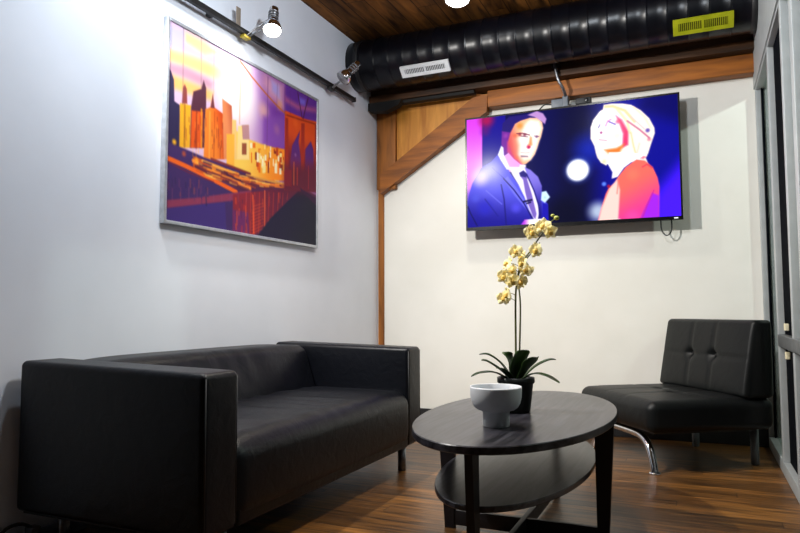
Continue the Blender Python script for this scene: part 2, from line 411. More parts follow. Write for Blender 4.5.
TV_ART = [
('P',((-0.1515,-0.3329),(1.0951,-0.0279),(1.0707,1.213),(-0.1587,1.1013)),(5,6,52),0.0088),
('P',((0.1692,-0.2544),(0.4685,-0.1812),(0.452,1.1568),(0.157,1.13)),(6,8,74),0.1239),
('P',((0.6486,-0.1817),(1.0959,-0.0699),(1.0707,1.213),(0.6291,1.1729)),(8,8,140),0.1416),
('P',((0.8394,-0.1776),(1.0967,-0.1119),(1.0885,0.3065),(0.8348,0.0994)),(5,4,95),0.0885),
('P',((0.8882,0.8186),(1.0869,0.3898),(1.0707,1.213),(0.8601,1.1939)),(68,22,255),0.0885),
('B',(0.6034,0.3849),0.2301,(16,40,190),0.75,0),
('B',(0.4832,0.94),0.2655,(3,4,30),0.8,0.2),
('P',((-0.0433,-0.1144),(0.0844,-0.0858),(0.0749,1.1225),(-0.0511,1.1111)),(214,60,236),0.0071,(0.0204,-0.0241),(0.0166,0.5128),(226,140,250)),
('P',((0.0844,-0.0858),(0.2036,-0.0778),(0.1983,0.4953),(0.0796,0.5226)),(22,12,140),0.0071),
('B',(0.1045,0.0222),0.115,(165,16,80),0.95,0.1),
('B',(0.0984,0.1242),0.0796,(110,16,110),0.6,0),
('B',(0.0146,0.7926),0.177,(90,60,200),0.8,0.3),
('B',(0.5515,0.556),0.1504,(120,150,255),0.75,0.2),
('B',(0.5515,0.556),0.1106,(255,255,255),1,0.68),
('B',(0.6418,0.9238),0.1327,(190,205,225),0.9,0.1),
('P',((0.184,0.1582),(0.1879,0.0697),(0.2221,0.0156),(0.2708,0.0151),(0.3129,0.0132),(0.3608,-0.006),(0.3912,0.0226),(0.4083,0.0744),(0.4006,0.1305),(0.3833,0.0996),(0.3601,0.0619),(0.3245,0.052),(0.2823,0.0673),(0.2579,0.0899),(0.2483,0.1433),(0.228,0.1725),(0.2231,0.2325),(0.1958,0.2161)),(34,22,110),0.0062),
('P',((0.3158,0.0215),(0.3608,-0.0038),(0.3912,0.0248),(0.4071,0.0763),(0.3995,0.1194),(0.3805,0.0881),(0.3484,0.0462)),(186,140,205),0.0071),
('P',((0.1842,0.1415),(0.2269,0.1612),(0.2274,0.2333),(0.216,0.3419),(0.1944,0.3657),(0.1801,0.2576)),(112,36,150),0.0071),
('B',(0.2034,0.1865),0.0354,(150,60,170),0.7,0.1),
('P',((0.2268,0.1667),(0.2519,0.0886),(0.2823,0.0651),(0.3245,0.051),(0.3601,0.0586),(0.3862,0.1003),(0.3897,0.1555),(0.3788,0.2351),(0.3696,0.2715),(0.3601,0.3242),(0.3477,0.3818),(0.3264,0.4293),(0.3053,0.4585),(0.2812,0.4708),(0.2575,0.4373),(0.2338,0.3892),(0.213,0.3358),(0.2126,0.2527)),(214,84,86),0.0071,(0.2167,0.2645),(0.2865,0.2447),(255,186,140)),
('P',((0.2999,0.1152),(0.3303,0.0665),(0.3716,0.0862),(0.3838,0.1544),(0.3699,0.2388),(0.3541,0.334),(0.3265,0.4217),(0.2936,0.427),(0.2671,0.3785),(0.2729,0.2861),(0.2656,0.2296)),(255,248,240),0.0301),
('B',(0.2747,0.11),0.0487,(255,132,44),0.75,0.05),
('B',(0.2508,0.1936),0.0354,(226,90,60),0.6,0.05),
('B',(0.3239,0.1091),0.0531,(255,246,236),0.6,0.1),
('P',((0.2115,0.2414),(0.237,0.3677),(0.2843,0.4637),(0.2842,0.4746),(0.2574,0.4449),(0.2307,0.3908),(0.2106,0.3354)),(196,60,130),0.0177),
('B',(0.2561,0.3931),0.0354,(240,110,80),0.6,0.1),
('B',(0.2751,0.1895),0.0283,(150,40,50),0.8,0.1),
('B',(0.299,0.1965),0.0265,(130,40,70),0.8,0.1),
('L',((0.2601,0.1777),(0.2872,0.1798),(0.3229,0.2034)),0.0115,(110,34,60),0.75),
('L',((0.2809,0.2061),(0.3138,0.2192)),0.0088,(90,40,70),0.7),
('B',(0.3583,0.2257),0.0212,(120,70,120),0.85,0.1),
('L',((0.3465,0.2168),(0.3701,0.2258)),0.0088,(110,60,100),0.7),
('B',(0.3176,0.3076),0.0301,(196,20,90),0.9,0.1),
('P',((0.3263,0.2172),(0.3345,0.2265),(0.3361,0.2979),(0.3146,0.307),(0.3197,0.2729)),(250,150,96),0.0142),
('B',(0.3193,0.3123),0.0212,(190,16,84),0.9,0.1),
('L',((0.2794,0.3532),(0.3003,0.3614),(0.3224,0.3631)),0.008,(206,160,164),0.8),
('P',((0.2779,0.3793),(0.3137,0.39),(0.3148,0.4011),(0.279,0.3949)),(132,94,116),0.0106),
('P',((0.1913,0.3707),(0.216,0.3441),(0.2427,0.4039),(0.2842,0.4713),(0.3006,0.5046),(0.2985,0.5316),(0.2174,0.5186),(0.2058,0.4506)),(232,160,232),0.0071),
('P',((0.2723,0.4617),(0.3022,0.4667),(0.3015,0.532),(0.2656,0.5263)),(250,236,250),0.0088),
('P',((0.0722,0.4609),(0.1262,0.415),(0.1587,0.3547),(0.1837,0.4192),(0.2086,0.4786),(0.2234,0.5269),(0.282,0.6906),(0.3103,0.83),(0.3434,0.9506),(0.3623,1.0063),(0.405,1.002),(0.4081,0.9828),(0.407,0.8333),(0.3786,0.7652),(0.3768,0.6681),(0.3543,0.5784),(0.3136,0.5176),(0.294,0.4926),(0.3946,1.1516),(-0.0511,1.1111),(-0.004,0.8089),(0.0102,0.6802),(0.0266,0.5947)),(84,84,226),0.0062,(0.1614,0.6276),(0.1274,0.9995),(26,20,140)),
('B',(0.0917,0.8264),0.115,(36,34,190),0.8,0.1),
('B',(0.0424,0.7312),0.0619,(74,80,215),0.7,0.1),
('B',(0.2505,0.846),0.0708,(80,74,228),0.8,0.1),
('P',((0.1893,0.5858),(0.2109,0.5561),(0.264,0.6954),(0.3074,0.8206),(0.3155,0.8972),(0.2455,0.7364)),(112,112,240),0.0088),
('L',((0.1319,0.466),(0.1895,0.5693)),0.0106,(40,36,160),0.7),
('P',((0.1799,0.2743),(0.1902,0.2928),(0.1926,0.3598),(0.215,0.4521),(0.2249,0.4978),(0.2066,0.4948),(0.1757,0.4034),(0.1613,0.3543)),(238,238,255),0.0062),
('P',((0.2166,0.4733),(0.296,0.4864),(0.3102,0.5606),(0.341,0.717),(0.3657,0.8817),(0.3572,0.9611),(0.3384,0.959),(0.3157,0.8757),(0.2932,0.7538),(0.2645,0.6409),(0.2353,0.5489)),(240,232,255),0.0062),
('P',((0.2685,0.5377),(0.2897,0.5192),(0.312,0.5555),(0.308,0.5984),(0.3302,0.7371),(0.3518,0.9123),(0.3454,0.9598),(0.3328,0.9315),(0.3104,0.821),(0.2967,0.7108),(0.2877,0.6007),(0.2742,0.5681)),(120,96,190),0.0062),
('P',((0.2686,0.5344),(0.2897,0.5159),(0.312,0.5555),(0.301,0.581),(0.2742,0.5681)),(36,30,120),0.0062),
('P',((0.296,0.4886),(0.3255,0.5173),(0.3614,0.5849),(0.3792,0.6685),(0.3768,0.7757),(0.378,0.9742),(0.3618,0.967),(0.3622,0.8276),(0.3425,0.6956),(0.3119,0.5609)),(130,116,222),0.0062,(0.3309,0.5639),(0.368,0.9356),(26,20,140)),
('L',((0.1894,0.5748),(0.24,0.6811),(0.2926,0.8187),(0.3297,0.9473)),0.0133,(24,18,110),0.9),
('L',((0.3072,0.5601),(0.3412,0.7062),(0.361,0.8274),(0.3688,0.9624)),0.0124,(24,18,110),0.9),
('L',((0.1767,0.628),(0.1908,0.7619),(0.1996,0.9925)),0.0133,(22,18,110),0.8),
('L',((0.0992,0.6722),(0.1782,0.8042)),0.0115,(120,120,245),0.5),
('L',((0.0924,0.7489),(0.1589,0.9115)),0.0115,(24,22,130),0.6),
('L',((0.0008,0.804),(0.0162,0.8728),(0.0499,0.9877)),0.0115,(14,12,80),0.8),
('L',((0.2898,0.7967),(0.3285,0.7855)),0.0195,(14,14,70),0.9),
('L',((0.3045,0.8148),(0.3224,0.8063)),0.0142,(14,14,70),0.9),
('P',((0.3786,0.7222),(0.3996,0.7166),(0.4176,0.7726),(0.3926,0.8186),(0.3743,0.7926)),(205,232,255),0.0071),
('B',(0.3932,0.7726),0.0195,(150,200,235),0.6,0.1),
('P',((0.381,0.8192),(0.407,0.8333),(0.4093,0.9829),(0.378,0.9795)),(26,20,170),0.0071),
('B',(0.069,0.5452),0.1239,(235,215,255),0.8,0.1),  # painted glare: track light reflected on the screen glass
('P',((0.274,1.0005),(0.2923,0.9571),(0.3759,0.9579),(0.3754,1.0049)),(180,50,220),0.0053,(0.2821,0.9689),(0.3235,0.9735),(250,245,255)),
('P',((0.6737,0.0531),(0.6781,0.0149),(0.7139,0.0125),(0.7627,0.0237),(0.8001,0.0427),(0.8419,0.0989),(0.8776,0.174),(0.8981,0.2576),(0.8994,0.3041),(0.8817,0.393),(0.8684,0.4674),(0.8573,0.5014),(0.8708,0.5702),(0.8293,0.5325),(0.8086,0.5032),(0.7119,0.5021),(0.6842,0.5288),(0.6598,0.5089),(0.6439,0.4642),(0.6378,0.4263),(0.6315,0.3619),(0.6147,0.2952),(0.616,0.2),(0.6292,0.1337),(0.6636,0.0615)),(255,240,226),0.0062),
('P',((0.6445,0.4209),(0.6594,0.5078),(0.6829,0.5377),(0.6996,0.4917),(0.7084,0.4323)),(255,246,226),0.0071),
('B',(0.6739,0.5026),0.0265,(238,200,150),0.6,0.1),
('P',((0.6292,0.139),(0.6579,0.0708),(0.6857,0.0611),(0.7238,0.0749),(0.758,0.1505),(0.7806,0.2544),(0.7821,0.3276),(0.7677,0.3872),(0.7345,0.4435),(0.7071,0.4543),(0.6803,0.4234),(0.6584,0.4195),(0.6394,0.395),(0.6266,0.3187),(0.6182,0.2004)),(255,248,250),0.0088),
('P',((0.7313,0.1186),(0.7578,0.161),(0.7858,0.2659),(0.7829,0.3796),(0.7567,0.4007),(0.7613,0.2818),(0.7465,0.1952)),(228,44,104),0.0142),
('P',((0.6751,0.4015),(0.7298,0.3958),(0.768,0.3665),(0.7454,0.4351),(0.7071,0.4596)),(255,120,40),0.0159),
('B',(0.7341,0.2921),0.0531,(255,210,200),0.8,0.1),
('B',(0.7387,0.1726),0.031,(215,50,100),0.7,0.1),
('L',((0.6995,0.1644),(0.7275,0.1934)),0.015,(110,84,180),0.9),
('L',((0.6847,0.1982),(0.6941,0.158),(0.7091,0.1475)),0.0133,(226,110,180),0.8),
('L',((0.6515,0.2072),(0.6585,0.1833)),0.0124,(120,110,170),0.85),
('B',(0.6636,0.2519),0.0177,(150,30,110),0.9,0.2),
('L',((0.6533,0.3111),(0.6873,0.3239)),0.0115,(196,160,176),0.9),
('L',((0.6861,0.0326),(0.719,0.0369),(0.7725,0.0856),(0.8138,0.1885)),0.0212,(255,206,140),0.8),
('L',((0.735,0.0563),(0.7817,0.1817),(0.7909,0.2773)),0.0195,(255,214,160),0.7),
('L',((0.7818,0.1765),(0.8339,0.26),(0.8748,0.3372)),0.0159,(196,104,140),0.85),
('L',((0.7985,0.1436),(0.8551,0.2591)),0.0106,(230,190,200),0.8),
('B',(0.8695,0.2745),0.0283,(84,64,170),0.9,0.2),
('B',(0.8745,0.3506),0.0265,(205,90,130),0.7,0.1),
('L',((0.7963,0.2784),(0.8052,0.3838),(0.8147,0.4579)),0.0142,(250,205,150),0.8),
('L',((0.8319,0.3785),(0.82,0.4588)),0.0142,(240,210,190),0.8),
('L',((0.8105,0.0628),(0.8568,0.1561),(0.8814,0.2542)),0.0124,(255,225,190),0.7),
('P',((0.6965,0.4272),(0.7714,0.4406),(0.8178,0.458),(0.8635,0.4841),(0.8595,0.4953),(0.8362,0.5122),(0.7933,0.5304),(0.7615,0.5703),(0.7329,0.6413),(0.7066,0.6524),(0.7106,0.5999),(0.6895,0.5235)),(255,250,252),0.0071),
('P',((0.8482,0.4844),(0.8603,0.4925),(0.8477,0.5112),(0.8325,0.5026)),(235,120,140),0.0088),
('P',((0.7693,0.5671),(0.8169,0.5089),(0.8537,0.5242),(0.8862,0.5834),(0.9059,0.6755),(0.9128,0.7504),(0.9062,1.0436),(0.6376,1.0142),(0.6534,0.9131),(0.6777,0.78),(0.692,0.7305),(0.7187,0.692),(0.7352,0.6416)),(255,104,92),0.0062,(0.7992,0.6441),(0.8932,0.9687),(225,50,150)),
('P',((0.6959,0.7341),(0.7302,0.6635),(0.7413,0.7556),(0.7293,1.0242),(0.64,1.0144),(0.6577,0.8955)),(255,206,196),0.0106),
('B',(0.7995,0.6291),0.0796,(255,120,96),0.7,0.1),
('B',(0.7937,0.9867),0.0885,(255,70,160),0.9,0.1),
('P',((0.881,0.7976),(0.91,0.8237),(0.9062,1.0436),(0.8198,1.0341)),(160,34,226),0.0124),
('L',((0.8846,0.5905),(0.8623,0.557),(0.8428,0.5762)),0.0124,(200,50,80),0.7),
('L',((0.889,0.7765),(0.8564,0.9053),(0.8315,1.0206)),0.0124,(190,30,140),0.6),
('L',((0.7367,0.6494),(0.7283,0.7839)),0.0115,(240,120,110),0.7),
('B',(0.671,0.6941),0.0283,(96,140,255),0.9,0.2),
('B',(0.6922,0.7169),0.0212,(170,20,60),0.95,0.3),
('P',((0.6393,1.0023),(0.7407,0.9971),(0.7399,1.0433),(0.6389,1.0325)),(255,255,255),0.0053)]
PICTURE_ART = [
('P',((-0.1005,-0.0519),(1.138,-0.786),(1.1336,1.0881),(-0.0767,1.2063)),(226,196,222),0.0059),
('P',((0.5524,-0.1888),(1.1366,-0.1964),(1.1347,0.5954),(0.559,0.6664)),(128,64,168),0.1529),
('P',((-0.005,0.143),(0.1616,0.1152),(0.3794,0.1098),(0.3801,0.1751),(0.1376,0.1933),(-0.0039,0.2116)),(250,214,140),0.0294),
('P',((0.0739,0.0144),(0.1857,0.011),(0.2655,0.0338),(0.1867,0.0847),(0.0748,0.0676)),(246,214,156),0.0235),
('P',((-0.0038,0.2173),(0.0888,0.1976),(0.2408,0.2091),(0.2281,0.2519),(0.0897,0.2566),(-0.003,0.2629)),(206,160,178),0.0235),
('P',((-0.0029,0.2686),(0.0898,0.2625),(0.2415,0.2588),(0.229,0.3137),(0.0909,0.3331),(-0.0017,0.3368)),(248,196,120),0.0235),
('P',((-0.007,0.0284),(0.0738,0.0085),(0.0753,0.103),(-0.0052,0.1316)),(200,196,226),0.0235),
('B',(0.3773,0.2169),0.2588,(255,248,240),1,0.3),
('P',((0.5621,0.0006),(0.7201,0.0019),(0.721,0.1712),(0.6047,0.1455),(0.549,0.0758)),(216,160,190),0.0529),
('B',(0.6837,0.1555),0.0529,(250,180,110),0.6,0.05),
('B',(0.5639,0.237),0.0824,(246,196,160),0.6,0.05),
('P',((0.5642,0.2771),(0.7241,0.2063),(0.7372,0.4188),(0.5654,0.4372)),(142,84,178),0.0294),
('B',(0.6628,0.3178),0.0529,(205,140,160),0.4,0),
('P',((0.7276,-0.0257),(1.0142,-0.0329),(1.0141,0.151),(0.7285,0.1804)),(112,56,160),0.0235),
('P',((0.7281,0.0836),(0.8291,0.0925),(0.9965,0.0529),(0.9965,0.079),(0.8292,0.1236),(0.7282,0.1139)),(186,100,150),0.0235),
('P',((0.618,0.0224),(0.6757,0.0331),(0.6835,0.1137),(0.6255,0.09)),(186,170,228),0.0235),
('P',((0.845,0.036),(0.8975,0.0338),(0.8942,0.0733),(0.8451,0.0799)),(130,110,215),0.0176),
('P',((0.3621,0.5232),(0.3732,0.4337),(0.4219,0.4062),(0.4665,0.4465),(0.5384,0.4458),(0.6349,0.4385),(0.7296,0.4211),(0.7301,0.5287),(0.7306,0.6241),(0.3643,0.7144)),(255,214,96),0.0082,(0.4477,0.4746),(0.6934,0.5861),(255,150,30)),
('P',((0.6014,0.5318),(0.612,0.5288),(0.6123,0.572),(0.6017,0.5748)),(255,244,200),0.0035),
('P',((0.5707,0.442),(0.5781,0.4397),(0.5783,0.4688),(0.571,0.471)),(255,235,150),0.0035),
('P',((0.6398,0.4473),(0.6527,0.4433),(0.6529,0.4713),(0.6399,0.4751)),(200,80,20),0.0035),
('P',((0.6351,0.5103),(0.6425,0.5082),(0.6428,0.5544),(0.6354,0.5564)),(255,244,200),0.0035),
('P',((0.5622,0.5165),(0.5728,0.5135),(0.5731,0.5601),(0.5626,0.5631)),(255,235,150),0.0035),
('P',((0.5761,0.5424),(0.593,0.5376),(0.5932,0.5672),(0.5763,0.5719)),(240,120,20),0.0035),
('P',((0.5589,0.5693),(0.5776,0.5641),(0.578,0.6153),(0.5593,0.6202)),(255,235,150),0.0035),
('P',((0.6714,0.4775),(0.6842,0.4737),(0.6844,0.5127),(0.6716,0.5163)),(255,244,200),0.0035),
('P',((0.603,0.4836),(0.6128,0.4807),(0.613,0.5185),(0.6033,0.5213)),(200,80,20),0.0035),
('P',((0.6548,0.5098),(0.6646,0.507),(0.6649,0.5586),(0.6551,0.5613)),(255,235,150),0.0035),
('P',((0.6105,0.4716),(0.621,0.4684),(0.6213,0.5088),(0.6108,0.5118)),(255,244,200),0.0035),
('P',((0.6577,0.4326),(0.6759,0.427),(0.6762,0.481),(0.6581,0.4863)),(200,80,20),0.0035),
('P',((0.552,0.5392),(0.5678,0.5347),(0.5682,0.5867),(0.5524,0.591)),(255,235,150),0.0035),
('P',((0.5549,0.5334),(0.5658,0.5303),(0.5661,0.5761),(0.5552,0.5791)),(255,244,200),0.0035),
('P',((0.5931,0.4551),(0.6038,0.4518),(0.6042,0.5107),(0.5936,0.5138)),(255,190,60),0.0035),
('P',((0.466,0.5225),(0.4727,0.5205),(0.473,0.5616),(0.4664,0.5635)),(255,190,60),0.0035),
('P',((0.6131,0.441),(0.621,0.4386),(0.6212,0.4654),(0.6133,0.4678)),(255,244,200),0.0035),
('P',((0.7228,0.5111),(0.7404,0.5062),(0.7405,0.5293),(0.7229,0.5342)),(150,60,30),0.0035),
('P',((0.7119,0.5112),(0.7266,0.5071),(0.7268,0.5625),(0.7122,0.5664)),(255,190,60),0.0035),
('P',((0.5683,0.5521),(0.5822,0.5482),(0.5826,0.6104),(0.5688,0.614)),(255,235,150),0.0035),
('P',((0.6809,0.5249),(0.6969,0.5204),(0.6973,0.5866),(0.6813,0.5907)),(200,80,20),0.0035),
('P',((0.532,0.5658),(0.5452,0.5621),(0.5456,0.6208),(0.5324,0.6243)),(240,120,20),0.0035),
('P',((0.6487,0.5353),(0.6685,0.5298),(0.6688,0.5921),(0.6491,0.5972)),(255,244,200),0.0035),
('P',((0.5797,0.5069),(0.5887,0.5042),(0.5889,0.536),(0.5799,0.5385)),(240,120,20),0.0035),
('P',((0.6933,0.4887),(0.7082,0.4844),(0.7084,0.5197),(0.6935,0.5239)),(255,235,150),0.0035),
('P',((0.49,0.4593),(0.5082,0.4535),(0.5085,0.483),(0.4902,0.4886)),(240,120,20),0.0035),
('P',((0.5295,0.481),(0.547,0.4757),(0.5475,0.535),(0.53,0.54)),(240,120,20),0.0035),
('P',((0.7129,0.4759),(0.7213,0.4734),(0.7214,0.4933),(0.713,0.4957)),(200,80,20),0.0035),
('P',((0.6855,0.4496),(0.7038,0.4441),(0.7041,0.5152),(0.6859,0.5203)),(200,80,20),0.0035),
('P',((0.4997,0.5155),(0.5146,0.511),(0.5149,0.5442),(0.5,0.5485)),(255,190,60),0.0035),
('P',((0.6867,0.4596),(0.7039,0.4545),(0.704,0.4798),(0.6869,0.4848)),(255,235,150),0.0035),
('P',((0.5378,0.5215),(0.5556,0.5163),(0.5558,0.5371),(0.538,0.5422)),(255,244,200),0.0035),
('P',((0.5981,0.5242),(0.6089,0.5211),(0.6093,0.5818),(0.5985,0.5847)),(240,120,20),0.0035),
('P',((0.6916,0.5309),(0.7118,0.5253),(0.712,0.562),(0.6918,0.5674)),(150,60,30),0.0035),
('P',((0.521,0.5601),(0.5391,0.555),(0.5396,0.6069),(0.5214,0.6118)),(240,120,20),0.0035),
('P',((0.645,0.4594),(0.6611,0.4545),(0.6612,0.4723),(0.6451,0.4771)),(150,60,30),0.0035),
('P',((0.5148,0.5616),(0.5315,0.5568),(0.5317,0.5888),(0.5151,0.5934)),(200,80,20),0.0035),
('P',((0.5183,0.5088),(0.5325,0.5045),(0.533,0.5608),(0.5187,0.5648)),(255,244,200),0.0035),
('P',((0.5972,0.5416),(0.607,0.5389),(0.6075,0.606),(0.5977,0.6085)),(150,60,30),0.0035),
('P',((0.6845,0.5561),(0.7013,0.5516),(0.7015,0.5904),(0.6847,0.5947)),(255,244,200),0.0035),
('P',((0.4714,0.4649),(0.4864,0.4601),(0.4867,0.4913),(0.4717,0.4959)),(255,244,200),0.0035),
('P',((0.5744,0.5042),(0.5876,0.5003),(0.5879,0.5357),(0.5747,0.5395)),(255,244,200),0.0035),
('P',((0.479,0.5199),(0.4861,0.5178),(0.4867,0.5784),(0.4795,0.5804)),(240,120,20),0.0035),
('P',((0.5371,0.4841),(0.5464,0.4812),(0.5467,0.5189),(0.5374,0.5217)),(255,190,60),0.0035),
('P',((0.5062,0.5098),(0.5187,0.5061),(0.5191,0.5518),(0.5066,0.5554)),(150,60,30),0.0035),
('P',((0.534,0.5077),(0.5455,0.5043),(0.5459,0.5611),(0.5345,0.5643)),(255,235,150),0.0035),
('P',((0.0013,0.2494),(0.0104,0.2511),(0.027,0.29),(0.0311,0.3982),(0.059,0.407),(0.0661,0.5568),(0.0602,0.6246),(0.0036,0.6421)),(52,44,84),0.0047),
('P',((0.0682,0.3952),(0.0716,0.3117),(0.0818,0.2873),(0.0929,0.3086),(0.0965,0.3841)),(150,74,70),0.0047),
('P',((0.0588,0.3954),(0.1159,0.3849),(0.1145,0.608),(0.0602,0.6246)),(236,178,40),0.0047),
('L',((0.0836,0.3951),(0.0858,0.6109)),0.0129,(150,100,20),0.6),
('P',((0.116,0.3943),(0.1269,0.3063),(0.1689,0.2743),(0.1822,0.2222),(0.1969,0.2589),(0.2013,0.5812),(0.1145,0.608)),(92,46,66),0.0047),
('P',((0.1199,0.4107),(0.1808,0.3938),(0.1785,0.5883),(0.1169,0.6072)),(226,96,26),0.0059),
('L',((0.173,0.3845),(0.176,0.589)),0.0118,(240,160,40),0.8),
('L',((0.147,0.4065),(0.1473,0.5978)),0.0118,(140,50,20),0.6),
('P',((0.1946,0.3739),(0.2216,0.3513),(0.2351,0.2764),(0.2466,0.3441),(0.3025,0.3606),(0.3083,0.6113),(0.1894,0.6453)),(244,142,48),0.0047,(0.2174,0.4292),(0.3044,0.398),(214,84,24)),
('P',((0.2229,0.3557),(0.235,0.2739),(0.2467,0.349)),(120,60,70),0.0041),
('L',((0.2469,0.3689),(0.2462,0.6167)),0.0088,(190,80,20),0.6),
('L',((0.2193,0.3793),(0.22,0.6243)),0.0088,(255,190,90),0.6),
('P',((0.2905,0.2766),(0.3496,0.2941),(0.3567,0.4179),(0.3587,0.5968),(0.3056,0.6121)),(236,150,96),0.0047,(0.2964,0.3122),(0.3524,0.2905),(200,104,70)),
('P',((0.3533,0.3701),(0.3792,0.3646),(0.3875,0.5886),(0.353,0.5985)),(250,210,130),0.0047),
('P',((0.3898,0.3934),(0.4599,0.3662),(0.4679,0.5656),(0.3875,0.5886)),(255,226,150),0.0053),
('P',((0.4147,0.382),(0.4599,0.3622),(0.4605,0.4351),(0.4214,0.448)),(206,150,110),0.0053),
('P',((0.3205,0.4642),(0.3685,0.4481),(0.3707,0.6404),(0.3227,0.6534)),(255,190,70),0.0059),
('P',((0.4203,0.4898),(0.4458,0.4818),(0.4463,0.541),(0.4209,0.5485)),(150,70,50),0.0047),
('P',((0.4191,0.3798),(0.4619,0.3648),(0.4677,0.446),(0.4224,0.4608)),(196,150,150),0.0053),
('P',((0.4177,0.4841),(0.4477,0.4746),(0.4483,0.5404),(0.4184,0.5493)),(160,90,60),0.0047),
('P',((-0.008,0.6137),(0.0955,0.6215),(0.1944,0.6338),(0.4747,0.6453),(0.4786,1.0712),(0.0011,1.1302)),(74,50,108),0.0059),
('P',((0.3637,0.6614),(0.567,0.6531),(0.7232,0.6437),(0.8307,0.63),(1.014,0.6572),(1.0139,1.0279),(0.3686,1.1036)),(96,44,84),0.0059),
('P',((0.1321,0.6459),(0.2734,0.6543),(0.4751,0.6809),(0.4833,0.7424),(0.3718,0.7424),(0.133,0.7106)),(204,100,40),0.0071),
('L',((0.0001,0.6935),(0.0968,0.7087),(0.2346,0.7383),(0.3865,0.7748)),0.0247,(244,112,30),1),
('L',((0.0004,0.7114),(0.1092,0.7369),(0.248,0.7533)),0.0094,(120,40,70),0.8),
('L',((0.1324,0.6694),(0.2739,0.6938),(0.4755,0.731)),0.02,(250,150,60),1),
('L',((0.182,0.6554),(0.3284,0.667),(0.4828,0.679)),0.0118,(255,196,90),0.9),
('L',((0.1451,0.6955),(0.3292,0.7298),(0.4758,0.7573)),0.0153,(88,36,70),0.9),
('L',((0.247,0.68),(0.483,0.7094)),0.0129,(110,44,50),0.85),
('L',((0.2332,0.6311),(0.4748,0.6466)),0.0153,(130,44,50),0.85),
('B',(0.0345,0.6035),0.0235,(255,190,40),0.95,0.1),
('B',(0.084,0.6483),0.0235,(220,100,50),0.7,0.1),
('B',(0.1508,0.6619),0.0235,(255,170,50),0.9,0.1),
('L',((0.3758,0.6796),(0.5672,0.687),(0.8307,0.6422)),0.0235,(250,140,50),0.95),
('L',((0.3761,0.7008),(0.5011,0.7084),(0.6365,0.6993)),0.0118,(110,40,60),0.8),
('L',((0.4494,0.6606),(0.6362,0.6531),(0.7838,0.6387)),0.0129,(255,190,80),0.8),
('P',((0.0037,0.9023),(0.1475,0.8604),(0.4833,0.7424),(0.4837,0.7885),(0.1979,0.882),(0.0044,0.9434)),(150,64,96),0.0071),
('P',((0.3651,0.7937),(0.5811,0.72),(0.8386,0.6367),(0.8308,0.6667),(0.6236,0.8801),(0.5037,1.0111),(0.3675,1.0094)),(150,44,62),0.0071,(0.451,0.8238),(0.7236,0.7207),(110,38,70)),
('P',((0.0022,0.9438),(0.1979,0.882),(0.3167,0.8492),(0.3334,1.0892),(0.0054,1.1297)),(74,54,128),0.0082),
('P',((0.3661,0.8781),(0.4641,0.8756),(0.4781,1.0148),(0.3675,1.0094)),(120,50,110),0.0088),
('L',((0.4504,0.7641),(0.4477,0.9975)),0.0065,(240,90,50),0.55),
('L',((0.4821,0.757),(0.4791,0.9929)),0.0065,(240,90,50),0.55),
('L',((0.5079,0.7512),(0.5048,0.989)),0.0065,(240,90,50),0.55),
('L',((0.5408,0.7438),(0.5375,0.9842)),0.0065,(240,90,50),0.55),
('L',((0.6087,0.7286),(0.6044,0.9062)),0.0065,(240,90,50),0.55),
('L',((0.6437,0.7208),(0.639,0.8659)),0.0065,(240,90,50),0.55),
('L',((0.6795,0.7128),(0.6744,0.8247)),0.0065,(240,90,50),0.55),
('L',((0.7161,0.7046),(0.7106,0.7825)),0.0065,(240,90,50),0.55),
('L',((0.7535,0.6962),(0.7476,0.7393)),0.0065,(240,90,50),0.55),
('L',((0.0293,0.8348),(0.0305,0.9023)),0.0059,(150,80,120),0.5),
('L',((0.0705,0.8252),(0.0716,0.8938)),0.0059,(150,80,120),0.5),
('L',((0.1129,0.8154),(0.1139,0.885)),0.0059,(150,80,120),0.5),
('L',((0.1566,0.8052),(0.1576,0.8759)),0.0059,(150,80,120),0.5),
('L',((0.2022,0.8306),(0.2027,0.8666)),0.0059,(150,80,120),0.5),
('L',((0.2489,0.8204),(0.2493,0.8569)),0.0059,(150,80,120),0.5),
('L',((0.297,0.8098),(0.2975,0.8469)),0.0059,(150,80,120),0.5),
('L',((0.3468,0.7989),(0.3472,0.8366)),0.0059,(150,80,120),0.5),
('L',((0.3983,0.7875),(0.3987,0.8259)),0.0059,(150,80,120),0.5),
('L',((0.4516,0.7758),(0.452,0.8149)),0.0059,(150,80,120),0.5),
('L',((0.4893,0.8379),(0.5681,0.7998)),0.0053,(240,110,60),0.5),
('L',((0.4894,0.8577),(0.5682,0.819)),0.0053,(240,110,60),0.5),
('L',((0.4896,0.8774),(0.5684,0.8381)),0.0053,(240,110,60),0.5),
('L',((0.4898,0.8971),(0.5685,0.8572)),0.0053,(240,110,60),0.5),
('L',((0.49,0.9168),(0.5687,0.8763)),0.0053,(240,110,60),0.5),
('L',((0.4901,0.9365),(0.5688,0.8954)),0.0053,(240,110,60),0.5),
('L',((0.4903,0.9562),(0.569,0.9145)),0.0053,(240,110,60),0.5),
('L',((0.4905,0.9759),(0.5691,0.9335)),0.0053,(240,110,60),0.5),
('L',((0.4907,0.9955),(0.5692,0.9526)),0.0053,(240,110,60),0.5),
('L',((0.1885,0.6604),(0.2341,0.6631)),0.0112,(70,34,80),0.7),
('L',((0.165,0.6745),(0.2358,0.6792)),0.0114,(70,34,80),0.7),
('L',((0.4191,0.7145),(0.4476,0.7166)),0.0102,(90,36,70),0.7),
('L',((0.3247,0.7131),(0.3886,0.7178)),0.0055,(120,40,60),0.7),
('L',((0.2325,0.6703),(0.2981,0.6744)),0.0076,(250,160,50),0.7),
('L',((0.1917,0.6732),(0.2618,0.6777)),0.0097,(200,90,40),0.7),
('L',((0.3282,0.6635),(0.3795,0.6665)),0.0091,(255,200,90),0.7),
('L',((0.2751,0.7235),(0.2984,0.7254)),0.0114,(120,40,60),0.7),
